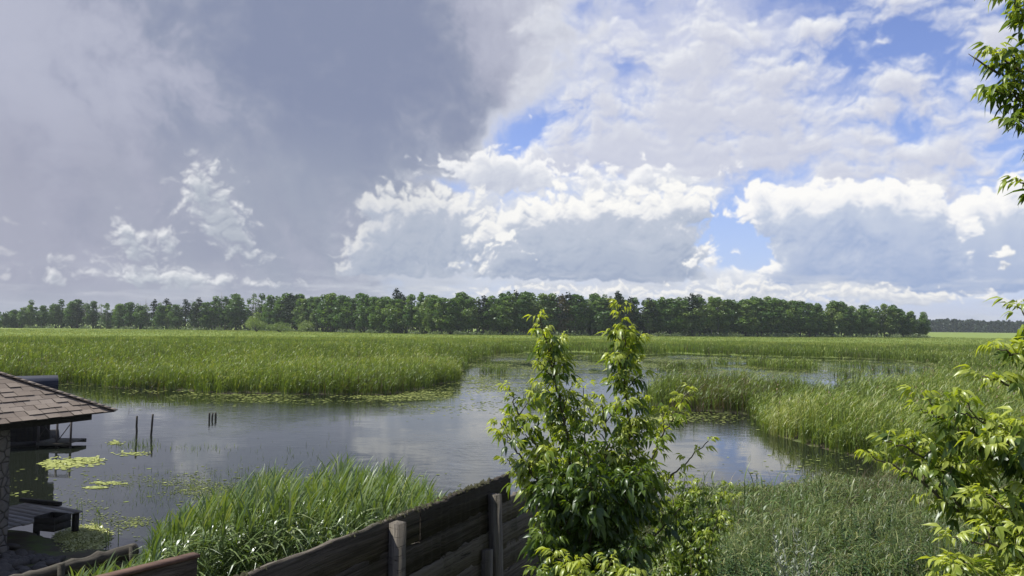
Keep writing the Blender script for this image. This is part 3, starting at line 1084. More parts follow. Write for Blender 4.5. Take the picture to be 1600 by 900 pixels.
def build_reeds():
    rng = np.random.RandomState(11)
    fields = {'near': MB(), 'far': MB()}
    for (r0, r1, n, nb, seg, wid, sc, key) in ((26, 52, 15000, 5, 3, 0.040, 1.0, 'near'), (52, 92, 36000, 4, 3, 0.050, 1.0, 'near'), (92, 165, 40000, 4, 2, 0.085, 1.0, 'far'), (165, 290, 36000, 4, 2, 0.17, 0.9, 'far'), (290, 560, 36000, 4, 1, 0.36, 0.62, 'far')):
        x, y = view_points(n, r0, r1, rng)
        ok, s = reed_mask(x, y)
        x, y, s = x[ok], y[ok], s[ok]
        n = len(x)
        big = nz(x, y, 0.022, 61, 3)
        patch = nz(x, y, 0.07, 63, 4)
        fine = nz(x, y, 0.35, 65, 3)
        px, py = in_px(x, y)
        h = (2.10 + big * 0.35 + patch * 0.60 + fine * 0.45 + rng.normal(size=n) * 0.22) * sc
        clump = np.exp(-(((px - 620) / 110) ** 2 + ((py - 568) / 10) ** 2)) + np.exp(-(((px - 225) / 40) ** 2 + ((py - 560) / 7) ** 2)) + np.exp(-(((px - 720) / 60) ** 2 + ((py - 560) / 8) ** 2)) * 0.7
        h = h + clump * (0.35 + fine * 0.6)
        h *= 1 - 0.35 * sstep(s, -1.2, -0.1)
        meadow = sstep(y + patch * 60, 150, 260)
        h *= 1 - 0.40 * meadow
        h = np.clip(h, 0.5, 3.2)
        band = nz(x * 0.25, y, 0.05, 67, 3)
        tint = 0.50 + patch * 0.30 + fine * 0.12 + band * 0.16 * sstep(y, 80, 130) + rng.normal(size=n) * 0.12 + meadow * 0.36 - 0.30 * (rng.rand(n) < 0.06)  # paler far meadow, its tint raised further to stand in for sun glint
        # the tawny peninsula and the yellow-green fringe of the right bed
        brown = np.exp(-(((px - 1120) / 110) ** 2 + ((py - 628) / 22) ** 2)) * (rng.rand(n) < 0.6)
        tint = tint - brown * (0.30 + rng.rand(n) * 0.25)
        yel = np.exp(-(((px - 1215) / 45) ** 2 + ((py - 672) / 22) ** 2))
        tint = tint + yel * 0.28
        h = h * (1 - 0.25 * yel - 0.12 * brown)
        bx = np.repeat(x, nb) + rng.normal(size=n * nb) * 0.16 * (wid / 0.05) ** 0.6
        by = np.repeat(y, nb) + rng.normal(size=n * nb) * 0.16 * (wid / 0.05) ** 0.6
        bz = np.full(n * nb, -0.1)
        hh = np.repeat(h, nb) * rng.uniform(0.62, 1.06, n * nb)
        lean = np.abs(rng.normal(size=n * nb)) * 0.16 + 0.04
        blades(fields[key], np.stack([bx, by, bz], -1), hh, rng.rand(n * nb) * 6.283, lean, lean * rng.uniform(0.1, 0.6, n * nb), wid * rng.uniform(0.6, 1.3, n * nb), seg, np.repeat(tint, nb) + rng.normal(size=n * nb) * 0.12, 0, rng.normal(size=n * nb) * 0.8)
        if r1 <= 165:
            # leaves standing off the stalks near their tops
            k = 13 if r1 < 60 else (9 if r1 < 100 else 4)
            i = rng.randint(0, n * nb, n * k)
            fr = rng.uniform(0.25, 0.97, n * k)
            base = np.stack([bx[i], by[i], bz[i] + hh[i] * fr], -1)
            L = rng.uniform(0.35, 0.75, n * k)
            az_ = np.where(rng.rand(n * k) < 0.6, rng.normal(size=n * k) * 0.7 - 0.2, rng.rand(n * k) * 6.283)
            blades(fields[key], base, L, az_, rng.uniform(0.5, 1.0, n * k), rng.uniform(0.1, 0.7, n * k), wid * 0.85, 2, np.clip(np.repeat(tint, nb)[i] - 0.10 + 0.32 * fr + rng.normal(size=n * k) * 0.14, 0, 1), 0, rng.normal(size=n * k))
    x, y = view_points(9000, 28, 100, rng)
    ok, sd_ = reed_mask(x, y)
    x, y = x[ok], y[ok]
    keep = rng.rand(len(x)) < np.clip(0.25 + nz(x, y, 0.09, 69, 3) * 0.9, 0, 1)
    x, y = x[keep], y[keep]
    k = len(x)
    hh = rng.uniform(1.5, 2.65, k)
    blades(fields['near'], np.stack([x, y, np.full(k, -0.1)], -1), hh, rng.rand(k) * 6.28, rng.uniform(0.03, 0.25, k), rng.uniform(0, 0.1, k), 0.030, 3, 0.5, 1)
    blades(fields['near'], np.stack([x, y, hh - 0.22], -1), 0.32, rng.normal(size=k) * 0.8, 0.7, 0.5, 0.075, 2, rng.rand(k) * 0.6, 1, 0.0, 0.5)
    tag(fields['near'].build('reeds', [REED, STRAW]), 'tall green reed bed standing around the pond', 'reeds', kind='stuff')
    tag(fields['far'].build('marsh_reeds', REED), 'wide green marsh reeds and meadow running back to the wood', 'reeds', kind='stuff')


def reed_plant(mb, x, y, z, H, rng, nl, wl=0.034, tint=0.6, lean=0.06):
    a0 = rng.rand() * 6.28
    ld = rng.normal() * lean
    top = np.array([math.cos(a0) * ld * H, math.sin(a0) * ld * H, H])
    mb.tube([(x, y, z - 0.1), (x + top[0] * 0.35, y + top[1] * 0.35, z + H * 0.5), (x + top[0], y + top[1], z + H * 0.93)], [0.008, 0.006, 0.003], 4, tint - 0.15, 0, False)
    f = np.linspace(0.22, 0.97, nl)
    base = np.stack([x + top[0] * f ** 1.5, y + top[1] * f ** 1.5, z + H * f * 0.95], -1)
    az = a0 + np.arange(nl) * 2.6 + rng.normal(size=nl) * 0.5
    # the wind lays the leaves over to the right
    az = np.where(rng.rand(nl) < 0.55, rng.normal(size=nl) * 0.7 + 0.1, az)
    L = (0.30 + 0.38 * np.sin(np.pi * np.clip(f, 0.12, 0.9))) * rng.uniform(0.8, 1.3, nl) * (H / 2.1) ** 0.6
    up = f > 0.9
    blades(mb, base, L, az, np.where(up, 0.45, rng.uniform(0.7, 1.15, nl)), np.where(up, 0.15, rng.uniform(0.4, 1.25, nl)), wl * rng.uniform(0.8, 1.25, nl), 5, tint + rng.normal(size=nl) * 0.12 + (f - 0.5) * 0.25, 0, rng.normal(size=nl) * 0.7, 0.25)


def build_near_reeds():
    rng = np.random.RandomState(21)
    mb = MB()
    # (pixel of the tops, depth range): the bed behind the plank wall
    top = [(120, 912), (170, 893), (222, 884), (245, 840), (268, 806), (330, 788), (365, 765), (430, 742), (480, 745), (520, 728), (555, 716), (575, 738), (600, 735), (640, 752), (665, 760), (690, 790), (715, 800)]
    txs, tys = zip(*top)
    n = 0
    for _ in range(2600):
        px = rng.uniform(125, 705)
        d = rng.uniform(10.5, 17.5)
        x = at(px, 800, d).x
        s = float(pond_sdf(np.array([x]), np.array([d]))[0])
        if s > 0.5:
            continue
        z = float(land_z(np.array([x]), np.array([d]))[0])
        tz = at(px, np.interp(px, txs, tys) + rng.uniform(-6, 40) + 10 * math.sin(px * 0.11) * math.sin(px * 0.043), d).z
        H = tz - z
        if H < 0.5:
            continue
        H = min(H, 2.3 + rng.rand() * 0.5)
        if H > 1.5 and rng.rand() < 0.3:
            H *= rng.uniform(0.55, 0.9)
        reed_plant(mb, x, d, z, H, rng, int(9 + H * 6), 0.029, 0.62 + rng.normal() * 0.09)
        n += 1
    # dead grass and straw low down
    k = 2600
    x = rng.uniform(-6.5, -0.6, k)
    y = rng.uniform(8.5, 16, k)
    z = land_z(x, y)
    blades(mb, np.stack([x, y, z], -1), rng.uniform(0.4, 0.95, k), rng.rand(k) * 6.28, rng.uniform(0.2, 0.8, k), rng.uniform(0.1, 0.5, k), rng.uniform(0.008, 0.02, k), 3, rng.uniform(0.0, 0.7, k), 1)
    tag(mb.build('near_reeds', [REED_NEAR, STRAW]), 'bright broad leaved reeds growing behind the plank wall', 'reeds', kind='stuff')
    print('near reeds', n)


REED_NEAR = leaf_mat('near_reed_leaf', [(0.0, (0.070, 0.080, 0.034)), (0.4, (0.085, 0.138, 0.040)), (0.75, (0.140, 0.210, 0.058)), (1.0, (0.280, 0.330, 0.150))], 0.38, (1.0, 1.0, 0.32), 0.05, 0.3, 1.2, rough=0.35)


def build_sedge():
    rng = np.random.RandomState(31)
    mb = MB()
    n = 42000
    x, y = view_points(n, 6.0, 34.0, rng, 0.72)
    # equal density on screen: thin out with distance less than area does
    keep = rng.rand(n) < 1.0
    s = pond_sdf(x, y)
    px, py = in_px(x, y)
    side = (x - FENCE_A[0]) * FENCE_N[0] + (y - FENCE_A[1]) * FENCE_N[1]
    keep &= (s < -0.1) & (near_bank(x, y) > 0.3) & (x > 0.2) & ((side > 0.35) | (y > 9.0))
    x, y = x[keep], y[keep]
    # more plants close by
    xe, ye = view_points(26000, 5.5, 14.0, rng, 0.72)
    se = pond_sdf(xe, ye)
    side = (xe - FENCE_A[0]) * FENCE_N[0] + (ye - FENCE_A[1]) * FENCE_N[1]
    k2 = (se < -0.1) & (xe > 0.2) & ((side > 0.35) | (ye > 9.0))
    x, y = np.concatenate([x, xe[k2]]), np.concatenate([y, ye[k2]])
    z = land_z(x, y)
    n = len(x)
    tuss = nz(x, y, 0.55, 91, 3)
    patch = nz(x, y, 0.18, 93, 3)
    nb = 3
    X, Y, Z = np.repeat(x, nb), np.repeat(y, nb), np.repeat(z, nb)
    m = n * nb
    X += rng.normal(size=m) * 0.05
    Y += rng.normal(size=m) * 0.05
    mound = nz(x, y, 0.30, 97, 3)
    h = np.clip((0.74 + np.repeat(tuss, nb) * 0.60 + np.repeat(mound, nb) * 0.75 + rng.normal(size=m) * 0.14) * (1.15 - 0.72 * sstep(np.repeat(y, nb), 13, 25)) * (0.55 + 0.45 * sstep(np.repeat(y, nb), 8.0, 11.0)), 0.2, 1.7)
    az = np.repeat(nz(x, y, 0.45, 95, 3) * 4.5, nb) + rng.normal(size=m) * 0.9 + 0.3
    lean = np.clip(0.55 + rng.normal(size=m) * 0.26, 0.05, 1.1)
    tint = np.clip(0.40 + np.repeat(patch, nb) * 0.45 + np.repeat(tuss, nb) * 0.28 + rng.normal(size=m) * 0.24, 0, 1)
    wd = rng.uniform(0.006, 0.013, m) * (0.8 + np.hypot(X, Y) / 22.0)
    blades(mb, np.stack([X, Y, Z - 0.05], -1), h, az, lean, lean * rng.uniform(0.3, 0.95, m), wd, 4, tint, 0, rng.normal(size=m) * 0.6)
    # a tangle of short arching leaves over the stems
    k = min(m * 2, 170000)
    i = rng.randint(0, m, k)
    fr = rng.uniform(0.30, 0.92, k)
    rr = h[i] * lean[i] * (0.45 * fr + 0.55 * fr ** 2)
    up = np.sqrt(np.clip(1 - np.minimum(lean[i], 0.95) ** 2 * 0.55, 0.05, 1)) * fr
    bs = np.stack([X[i] + np.cos(az[i]) * rr, Y[i] + np.sin(az[i]) * rr, Z[i] - 0.05 + h[i] * up * 0.92], -1)
    blades(mb, bs, rng.uniform(0.18, 0.42, k), rng.rand(k) * 6.28, rng.uniform(0.5, 1.1, k), rng.uniform(0.3, 1.0, k), wd[i] * 1.15, 3, np.clip(tint[i] + 0.08 + rng.normal(size=k) * 0.16, 0, 1), 0, rng.normal(size=k) * 0.8)
    # straw coloured stems and seed heads
    k = 5000
    i = rng.randint(0, n, k)
    blades(mb, np.stack([x[i], y[i], z[i]], -1), rng.uniform(0.5, 1.25, k), rng.rand(k) * 6.28, rng.uniform(0.1, 0.9, k), rng.uniform(0.0, 0.5, k), rng.uniform(0.005, 0.012, k), 3, rng.rand(k), 1)
    # a few reeds mixed in along the water
    for _ in range(150):
        px_ = rng.uniform(1035, 1330)
        d = rng.uniform(13, 22)
        xx = at(px_, 760, d).x
        s = float(pond_sdf(np.array([xx]), np.array([d]))[0])
        if s > -0.1:
            continue
        zz = float(land_z(np.array([xx]), np.array([d]))[0])
        reed_plant(mb, xx, d, zz, rng.uniform(0.7, 1.25), rng, 8, 0.03, 0.55 + rng.normal() * 0.1, 0.12)
    for (px_, ty_, d) in ((1178, 748, 15.5), (1192, 752, 15.2), (1208, 748, 15.6), (1262, 745, 15.8), (1290, 752, 15.4), (1162, 740, 16.2), (1330, 758, 14.8), (1100, 744, 15.0), (1238, 762, 14.6)):
        q = at(px_, ty_, d)
        zz = float(land_z(np.array([q.x]), np.array([d]))[0])
        reed_plant(mb, q.x, d, zz, q.z - zz, rng, 11, 0.034, 0.55, 0.05)
    tag(mb.build('sedge', [SEDGE, STRAW]), 'tangled long sedge and grass covering the right bank', 'grass', kind='stuff')
    print('sedge', n)


def discs(mb, x, y, r, rng, tint, z=0.006, ell=0.75, tilt=0.0):
    n = len(x)
    k = 7
    a = np.arange(k) * 2 * np.pi / k
    rot = rng.rand(n, 1) * 6.28
    e = 1 - rng.rand(n, 1) * (1 - ell)
    px = np.cos(a)[None] * r[:, None] * (0.8 + 0.3 * rng.rand(n, k))
    py = np.sin(a)[None] * r[:, None] * e * (0.8 + 0.3 * rng.rand(n, k))
    X = x[:, None] + px * np.cos(rot) - py * np.sin(rot)
    Y = y[:, None] + px * np.sin(rot) + py * np.cos(rot)
    Z = z + rng.rand(n, 1) * 0.012 + rng.normal(size=(n, k)) * tilt * r[:, None]
    Z = np.maximum(Z, 0.003) + np.zeros_like(X)
    mb.add(np.stack([X, Y, Z], -1).reshape(-1, 3), np.arange(n * k).reshape(n, k), np.repeat(tint, k))


def build_floating():
    rng = np.random.RandomState(41)
    # fringe of floating weed along the reeds, on the channel and over the near shallows
    mb = MB()
    n = 420000
    x, y = view_points(n, 17, 150, rng, 0.70)
    s = pond_sdf(x, y)
    px, py = in_px(x, y)
    pat = nz(x, y, 0.12, 101, 4)
    fine = nz(x, y, 0.8, 103, 3)
    dens = np.exp(-np.clip(s, 0, 99) / 1.2) * sstep(y, 38, 48) * 0.5
    chan = np.exp(-(((px - 740) / 130) ** 2 + ((py - 602) / 26) ** 2)) * 0.75 + np.exp(-(((px - 480) / 300) ** 2 + ((py - 622) / 8) ** 2)) * 0.9 + np.exp(-(((px - 660) / 70) ** 2 + ((py - 618) / 14) ** 2)) * 0.9
    chan += np.exp(-(((px - 1120) / 340) ** 2 + ((py - 572) / 20) ** 2)) * 0.75 + np.exp(-(((px - 1060) / 110) ** 2 + ((py - 652) / 8) ** 2)) * 0.5
    shallow = np.exp(-np.clip(s, 0, 99) / 2.6) * (px < 720) * (y < 30) * 0.95 + np.exp(-(((px - 300) / 130) ** 2 + ((py - 785) / 34) ** 2)) * 0.75
    shallow += np.exp(-(((px - 1300) / 90) ** 2 + ((py - 735) / 22) ** 2)) * 0.35
    P = (dens + chan + shallow) * np.clip(0.45 + pat * 1.3 + fine * 0.5, 0, 1.2)
    ok = (s > 0.02) & (rng.rand(n) < P)
    x, y = x[ok], y[ok]
    # dense scum over the shallows below the near reeds
    xe, ye = view_points(260000, 18, 33, rng, 0.62)
    se = pond_sdf(xe, ye)
    pe, qe = in_px(xe, ye)
    Q = np.exp(-(((pe - 300) / 120) ** 2 + ((qe - 790) / 36) ** 2)) * 0.85 + np.exp(-(((pe - 420) / 150) ** 2 + ((qe - 752) / 16) ** 2)) * 0.35 + np.exp(-(((pe - 205) / 45) ** 2 + ((qe - 820) / 26) ** 2)) * 0.6
    Q = Q * np.clip(0.25 + nz(xe, ye, 0.35, 107, 5) * 1.6, 0, 1)
    oe = (se > 0.02) & (rng.rand(len(xe)) < Q)
    xe, ye = xe[oe], ye[oe]
    k = len(xe)
    discs(mb, xe, ye, rng.uniform(0.012, 0.045, k), rng, np.clip(0.05 + rng.rand(k) ** 4 * 0.9, 0, 1))
    r = rng.uniform(0.025, 0.085, len(x)) * (0.75 + y / 55.0)
    discs(mb, x, y, r, rng, np.clip(0.15 + rng.rand(len(x)) ** 3 * 0.75, 0, 1))
    tag(mb.build('floating_weed', PAD), 'fine floating weed and duckweed patches on the shallow water', 'water weed', kind='stuff')
    # thin emergent stalks pricking through the surface
    mb = MB()
    pts = []
    for (cx, cy, sx, sy, k) in ((300, 770, 110, 26, 1500), (215, 697, 34, 9, 260), (300, 700, 60, 5, 110), (470, 715, 90, 20, 120), (1070, 575, 60, 6, 500), (1340, 578, 90, 8, 700), (780, 582, 40, 4, 260), (1290, 720, 70, 12, 200), (1200, 665, 20, 8, 90), (390, 745, 60, 14, 300)):
        ax = rng.normal(size=k) * sx * 0.6 + cx
        ay = rng.normal(size=k) * sy * 0.6 + cy
        for a, b in zip(ax, ay):
            g = ground(a, b)
            pts.append((g.x, g.y))
    p = np.array(pts)
    s = pond_sdf(p[:, 0], p[:, 1])
    p = p[s > 0]
    k = len(p)
    far = p[:, 1]
    blades(mb, np.stack([p[:, 0], p[:, 1], np.full(k, -0.1)], -1), rng.uniform(0.12, 0.40, k) * np.clip(far / 35, 0.7, 2.6), rng.rand(k) * 6.28, rng.uniform(0.05, 0.6, k), rng.uniform(0, 0.3, k), 0.010 * (0.6 + far / 30), 2, rng.uniform(0.3, 0.8, k))
    tag(mb.build('water_grass', REED), 'thin grass stalks pricking up through the shallow water', 'water plants', kind='stuff')


def pad_patch(name, label, spots, n, rmin, rmax, seed, tl=0.6, raised=0.25, cat='water lilies'):
    rng = np.random.RandomState(seed)
    mb = MB()
    xs, ys = [], []
    for (px, py, sx, sy) in spots:
        k = n // len(spots)
        a = rng.normal(size=k) * 0.5
        b = rng.normal(size=k) * 0.5
        for u, v in zip(a, b):
            if u * u + v * v > 1.0 + 0.25 * math.sin(5 * math.atan2(v, u) + px):
                continue
            g = ground(px + u * sx, py + v * sy)
            xs.append(g.x)
            ys.append(g.y)
    x, y = np.array(xs), np.array(ys)
    r = rng.uniform(rmin, rmax, len(x))
    up = rng.rand(len(x)) < raised
    discs(mb, x[~up], y[~up], r[~up], rng, np.clip(tl + rng.normal(size=(~up).sum()) * 0.18, 0, 1))
    if up.any():
        discs(mb, x[up], y[up], r[up] * 0.8, rng, np.clip(tl + 0.15 + rng.normal(size=up.sum()) * 0.2, 0, 1), 0.07, 0.7, 0.35)
    tag(mb.build(name, PAD), label, cat, kind='stuff')


build_reeds()
build_near_reeds()
build_sedge()
build_floating()
pad_patch('water_lily_pads', 'dense bright yellow green patch of lily pads on the open water', [(112, 723, 52, 9), (90, 727, 28, 7), (140, 719, 24, 5)], 950, 0.05, 0.115, 51, 0.95, 0.06)
pad_patch('scattered_lily_pads', 'thin scatter of pale lily pads among grass stalks', [(205, 709, 34, 4), (180, 692, 16, 3), (170, 755, 30, 3), (150, 762, 18, 2)], 260, 0.05, 0.11, 52, 0.85, 0.05)
pad_patch('far_lily_pads', 'pale lily pads strewn over the far channel', [(740, 612, 90, 12), (880, 590, 100, 10), (1060, 566, 80, 8), (1350, 574, 90, 7), (1040, 655, 50, 7), (360, 612, 190, 5), (620, 618, 120, 8)], 1400, 0.06, 0.18, 53, 0.85, 0.05)


# ------------------------------------------------------------------ timber and stone
def wood_cols(a, b, c, scale=(1.2, 14, 14), coord=objpos):
    def f():
        p = scaled(coord(), scale)
        n = noise(p, 1.0, 6, 0.6, 0.6)
        col = mixc(smooth(n, 0.30, 0.70), a, b)
        return mixc(smooth(noise(coord(), 2.3, 5, 0.6), 0.50, 0.72) * 0.7, mixc((attr() - 0.5) * 0.9 + 0.2, col, c), c)
    return f


def wood_bump(scale=(1.2, 22, 22)):
    return lambda: noise(scaled(objpos(), scale), 1.0, 6, 0.65, 0.5)


DARK_WOOD = surf_mat('weathered_dark_wood', wood_cols((0.030, 0.026, 0.021), (0.090, 0.080, 0.066), (0.060, 0.062, 0.045)), 0.92, wood_bump(), 0.7, 0.02)
GREY_WOOD = surf_mat('grey_deck_wood', wood_cols((0.16, 0.15, 0.14), (0.30, 0.29, 0.27), (0.10, 0.09, 0.08)), 0.85, wood_bump(), 0.5, 0.01)
RUST_WOOD = surf_mat('reddish_stained_wood', wood_cols((0.095, 0.052, 0.036), (0.180, 0.105, 0.075), (0.060, 0.050, 0.042)), 0.85, wood_bump(), 0.5, 0.01)
BLACK_WOOD = surf_mat('tarred_wood', wood_cols((0.012, 0.012, 0.012), (0.034, 0.031, 0.028), (0.024, 0.022, 0.02)), 0.9, wood_bump(), 0.4, 0.01)
MOSS = surf_mat('dry_moss', lambda: mixc(noise(objpos(), 14, 5, 0.6), (0.030, 0.032, 0.018), (0.095, 0.095, 0.050)), 1.0, lambda: noise(objpos(), 40, 5, 0.7), 1.0, 0.03)
STEEL = surf_mat('rusty_dark_steel', lambda: mixc(noise(objpos(), 9, 5, 0.6), (0.020, 0.020, 0.021), (0.060, 0.045, 0.036)), 0.6)


def shingle_cols():
    n = noise(objpos(), 30, 4, 0.7)
    t = attr() + (noise(objpos(), 1.2, 4, 0.5) - 0.5) * 0.5 + (n - 0.5) * 0.5
    return ramp_nodes(t.clamp(), [(0.0, (0.092, 0.074, 0.060)), (0.5, (0.165, 0.136, 0.112)), (1.0, (0.250, 0.215, 0.182))])


SHINGLE = surf_mat('brown_shingle', shingle_cols, 0.9, lambda: noise(objpos(), 90, 3, 0.7), 0.5, 0.004)


def stone_cols():
    v = voro(objpos(), 4.2, out='Color')
    n = noise(objpos(), 18, 5, 0.6)
    e = voro(objpos(), 4.2, 'DISTANCE_TO_EDGE')
    c = mixc(n, (0.060, 0.055, 0.050), (0.20, 0.185, 0.165))
    sv = nd('ShaderNodeSeparateColor')
    lk(v, sv.inputs[0])
    c = mixc(E(sv.outputs[0]) * 0.5, c, (0.20, 0.18, 0.155))
    return mixc(smooth(e, 0.06, 0.0), c, (0.05, 0.047, 0.043))


STONE = surf_mat('rubble_stone', stone_cols, 0.95, lambda: smooth(voro(objpos(), 4.2, 'DISTANCE_TO_EDGE'), 0.0, 0.12) + noise(objpos(), 25, 4, 0.6) * 0.25, 0.8, 0.04)
BOULDER = surf_mat('dark_boulder', lambda: mixc(noise(objpos(), 7, 6, 0.65), (0.026, 0.025, 0.024), (0.120, 0.112, 0.105)), 0.95, lambda: noise(objpos(), 16, 5, 0.65), 0.8, 0.03)

# ------------------------------------------------------------------ the shingled pavilion at the left edge
EAVE_C = np.array(tuple(at(181, 643.5, 20.0)))               # far right corner of the eaves


def build_pavilion():
    z = EAVE_C[2]
    e = np.array(tuple(ground(0, 664, z)))
    u = (e - EAVE_C) / np.linalg.norm(e - EAVE_C)              # along the right eave towards the viewer
    v = np.array([u[1], -u[0], 0.0])
    if v[0] > 0:
        v = -v                                                 # across the roof, to the left
    W, L, PT = 6.4, 7.6, math.tan(R(29.0))
    t = thing('garden_pavilion', 'stone pillared pavilion with brown shingled hip roof at the water edge', 'pavilion', (EAVE_C[0], EAVE_C[1], 0.5))
    off = np.array(t.location)
    P = lambda a, b, h: EAVE_C + u * a + v * b + np.array([0, 0, h]) - off

    mb = MB()
    rng = np.random.RandomState(3)
    expo = 0.21

    def slope(o, along, inward, length, run):
        """courses of tabs climbing a hip slope from the eave o along `along`, rising along `inward`"""
        pitch = math.atan(PT)
        ncs = int(run / math.cos(pitch) / expo)
        nrm = np.cross(along, inward * math.cos(pitch) + np.array([0, 0, math.sin(pitch)]))
        if nrm[2] < 0:
            nrm = -nrm
        for k in range(ncs + 1):
            s0 = k * expo * math.cos(pitch)
            s1 = s0 + expo * math.cos(pitch) * 1.25
            a0, a1 = s0, length - s0
            x = a0 + (-0.16 if k % 2 else 0.0)
            ca = rng.rand() * 0.12
            while x < a1:
                w = rng.uniform(0.24, 0.42)
                xa, xb = max(x, a0), min(x + w - 0.012, a1)
                x += w
                if xb - xa < 0.03:
                    continue
                drop = rng.rand() * 0.012
                lo = 0.022 if rng.rand() < 0.5 else 0.004
                xa2, xb2 = max(xa, s1), min(xb, length - s1)
                q = [o + along * xa + inward * (s0 - drop) + np.array([0, 0, (s0 - drop) * PT]), o + along * xb + inward * (s0 - drop) + np.array([0, 0, (s0 - drop) * PT]),
                     o + along * max(xb2, xa2) + inward * s1 + np.array([0, 0, s1 * PT]), o + along * xa2 + inward * s1 + np.array([0, 0, s1 * PT])]
                top = [q[0] + nrm * (lo + 0.006), q[1] + nrm * (lo + 0.006), q[2] + nrm * 0.003, q[3] + nrm * 0.003]
                bot = [q[0] - nrm * 0.004, q[1] - nrm * 0.004]
                vv = np.array(top + bot)
                mb.add(vv[:4], [(0, 1, 2, 3)], np.clip(0.55 + rng.normal() * 0.12 + ca, 0, 1), 0)
                mb.add(np.array([vv[4], vv[5], vv[1], vv[0]]), [(0, 1, 2, 3)], 0.0, 1)  # butt edge blackened to paint the drop shadow under the tab
        return ncs
    half = W / 2
    slope(P(0, 0, 0.02), u, v, L, half)
    slope(P(L, 0, 0.02), v, -u, W, half)
    slope(P(L, W, 0.02), -u, -v, L, half)
    slope(P(0, W, 0.02), -v, u, W, half)
    # sheathing under the shingles
    r0, r1 = P(half, half, half * PT - 0.01), P(L - half, half, half * PT - 0.01)
    c = [P(0.01, 0.01, 0.0), P(L - 0.01, 0.01, 0.0), P(L - 0.01, W - 0.01, 0.0), P(0.01, W - 0.01, 0.0)]
    mb.add(np.array(c + [r0, r1]), [(0, 1, 5, 4), (2, 3, 4, 5)], 0.3, 1)
    mb.add(np.array(c + [r0, r1]), [(1, 2, 5), (3, 0, 4)], 0.3, 1)
    # capping tabs on the hips and ridge
    def caps(a, b):
        a, b = np.array(a), np.array(b)
        d = b - a
        n = int(np.linalg.norm(d) / 0.17)
        for k in range(n):
            p = a + d * (k + 0.5) / n + np.array([0, 0, 0.035])
            f = frame(d)
            f2 = f @ np.array([[1, 0, 0.06], [0, 1, 0], [-0.06, 0, 1]])
            mb.box(p, (0.24, 0.26, 0.014), f2, np.clip(0.5 + rng.normal() * 0.2, 0, 1), 0)
    caps(P(0, 0, 0.02), r0)
    caps(P(L, 0, 0.02), r1)
    caps(r0, r1)
    roof = mb.build('roof', [SHINGLE, BLACK_WOOD], t)
    # fascia boards set in from the drip edge, soffit frame
    mb = MB()
    f = frame(u)
    for (a, b, ln, ax) in ((L / 2, 0.42, L - 0.84, u), (L / 2, W - 0.42, L - 0.84, u), (0.42, W / 2, W - 0.90, v), (L - 0.42, W / 2, W - 0.90, v)):
        mb.box(P(a, b, -0.06), (ln, 0.09, 0.26), frame(ax))
    for k in range(1, 7):
        mb.box(P(L * k / 7, W / 2, -0.02), (W - 1.0, 0.08, 0.12), frame(v))
    mb.build('fascia', BLACK_WOOD, roof)
    mb = MB()
    mb.add(np.array([P(0.05, 0.05, -0.003), P(L - 0.05, 0.05, -0.003), P(L - 0.05, W - 0.05, -0.003), P(0.05, W - 0.05, -0.003)]), [(0, 3, 2, 1)], 0.2)
    mb.build('soffit', BLACK_WOOD, roof)
    for (a, b) in ((2.6, 0.93), (L - 1.1, 0.93), (1.3, W - 0.75), (L - 1.1, W - 0.75)):
        mb = MB()
        h = z - 0.02 - 0.3
        base = P(a, b, -z + 0.30)
        # a tapering pillar of laid rubble, its faces slightly uneven
        n = 10
        rows = []
        for k in range(n):
            s = 0.30 - 0.03 * k / n
            ring = []
            for (sx, sy) in ((-1, -1), (0, -1.04), (1, -1), (1.04, 0), (1, 1), (0, 1.04), (-1, 1), (-1.04, 0)):
                ring.append(base + u * (sx * s + rng.normal() * 0.012) + v * (sy * s + rng.normal() * 0.012) + np.array([0, 0, h * k / (n - 1)]))
            rows.append(ring)
        vv = np.array(rows).reshape(-1, 3)
        i = np.arange(n - 1)[:, None] * 8
        j = np.arange(8)[None]
        mb.add(vv, np.stack([i + j, i + (j + 1) % 8, i + 8 + (j + 1) % 8, i + 8 + j], -1).reshape(-1, 4))
        mb.build('pillar', STONE, t)
    return u, v


PAV_U, PAV_V = build_pavilion()


def build_boathouse():
    d = 36.0
    xr = at(80, 600, d).x
    ztop = at(66, 596, d).z
    rz = 0.56
    co = rotz(rz) @ np.array([2.5, -1.8, 0])
    t = thing('boathouse', 'dark flat roofed boathouse standing in the water behind the pavilion', 'boathouse', (xr - co[0], d - co[1], 0), rz)
    mb = MB()
    rng = np.random.RandomState(9)
    for k in range(22):                                             # front and right cladding boards
        mb.box((-2.5 + 0.115 + k * 0.228, -1.8, ztop / 2 - 0.1), (0.222, 0.05, ztop - 0.05), None, rng.rand(), 0, 0.01)
    for k in range(16):
        mb.box((2.5, -1.66 + k * 0.228, ztop / 2 - 0.1), (0.05, 0.222, ztop - 0.05), None, rng.rand(), 0, 0.01)
    mb.box((-2.52, 0, ztop / 2 - 0.1), (0.05, 3.5, ztop - 0.05))
    mb.box((0, 1.8, ztop / 2 - 0.1), (4.9, 0.05, ztop - 0.05))
    mb.build('wall', BLACK_WOOD, t)
    mb = MB()
    mb.box((0.05, -0.05, ztop - 0.20), (5.5, 4.3, 0.52), None, 0.5, 0, 0.0)
    m = surf_mat('blue_grey_roofing', lambda: mixc(noise(objpos(), 3, 4, 0.6), (0.014, 0.018, 0.034), (0.030, 0.035, 0.055)), 0.7)
    mb.build('roof', m, t)
    mb = MB()
    mb.box((0.1, -0.1, 0.10), (5.7, 4.3, 0.22))
    mb.build('float', BLACK_WOOD, t)


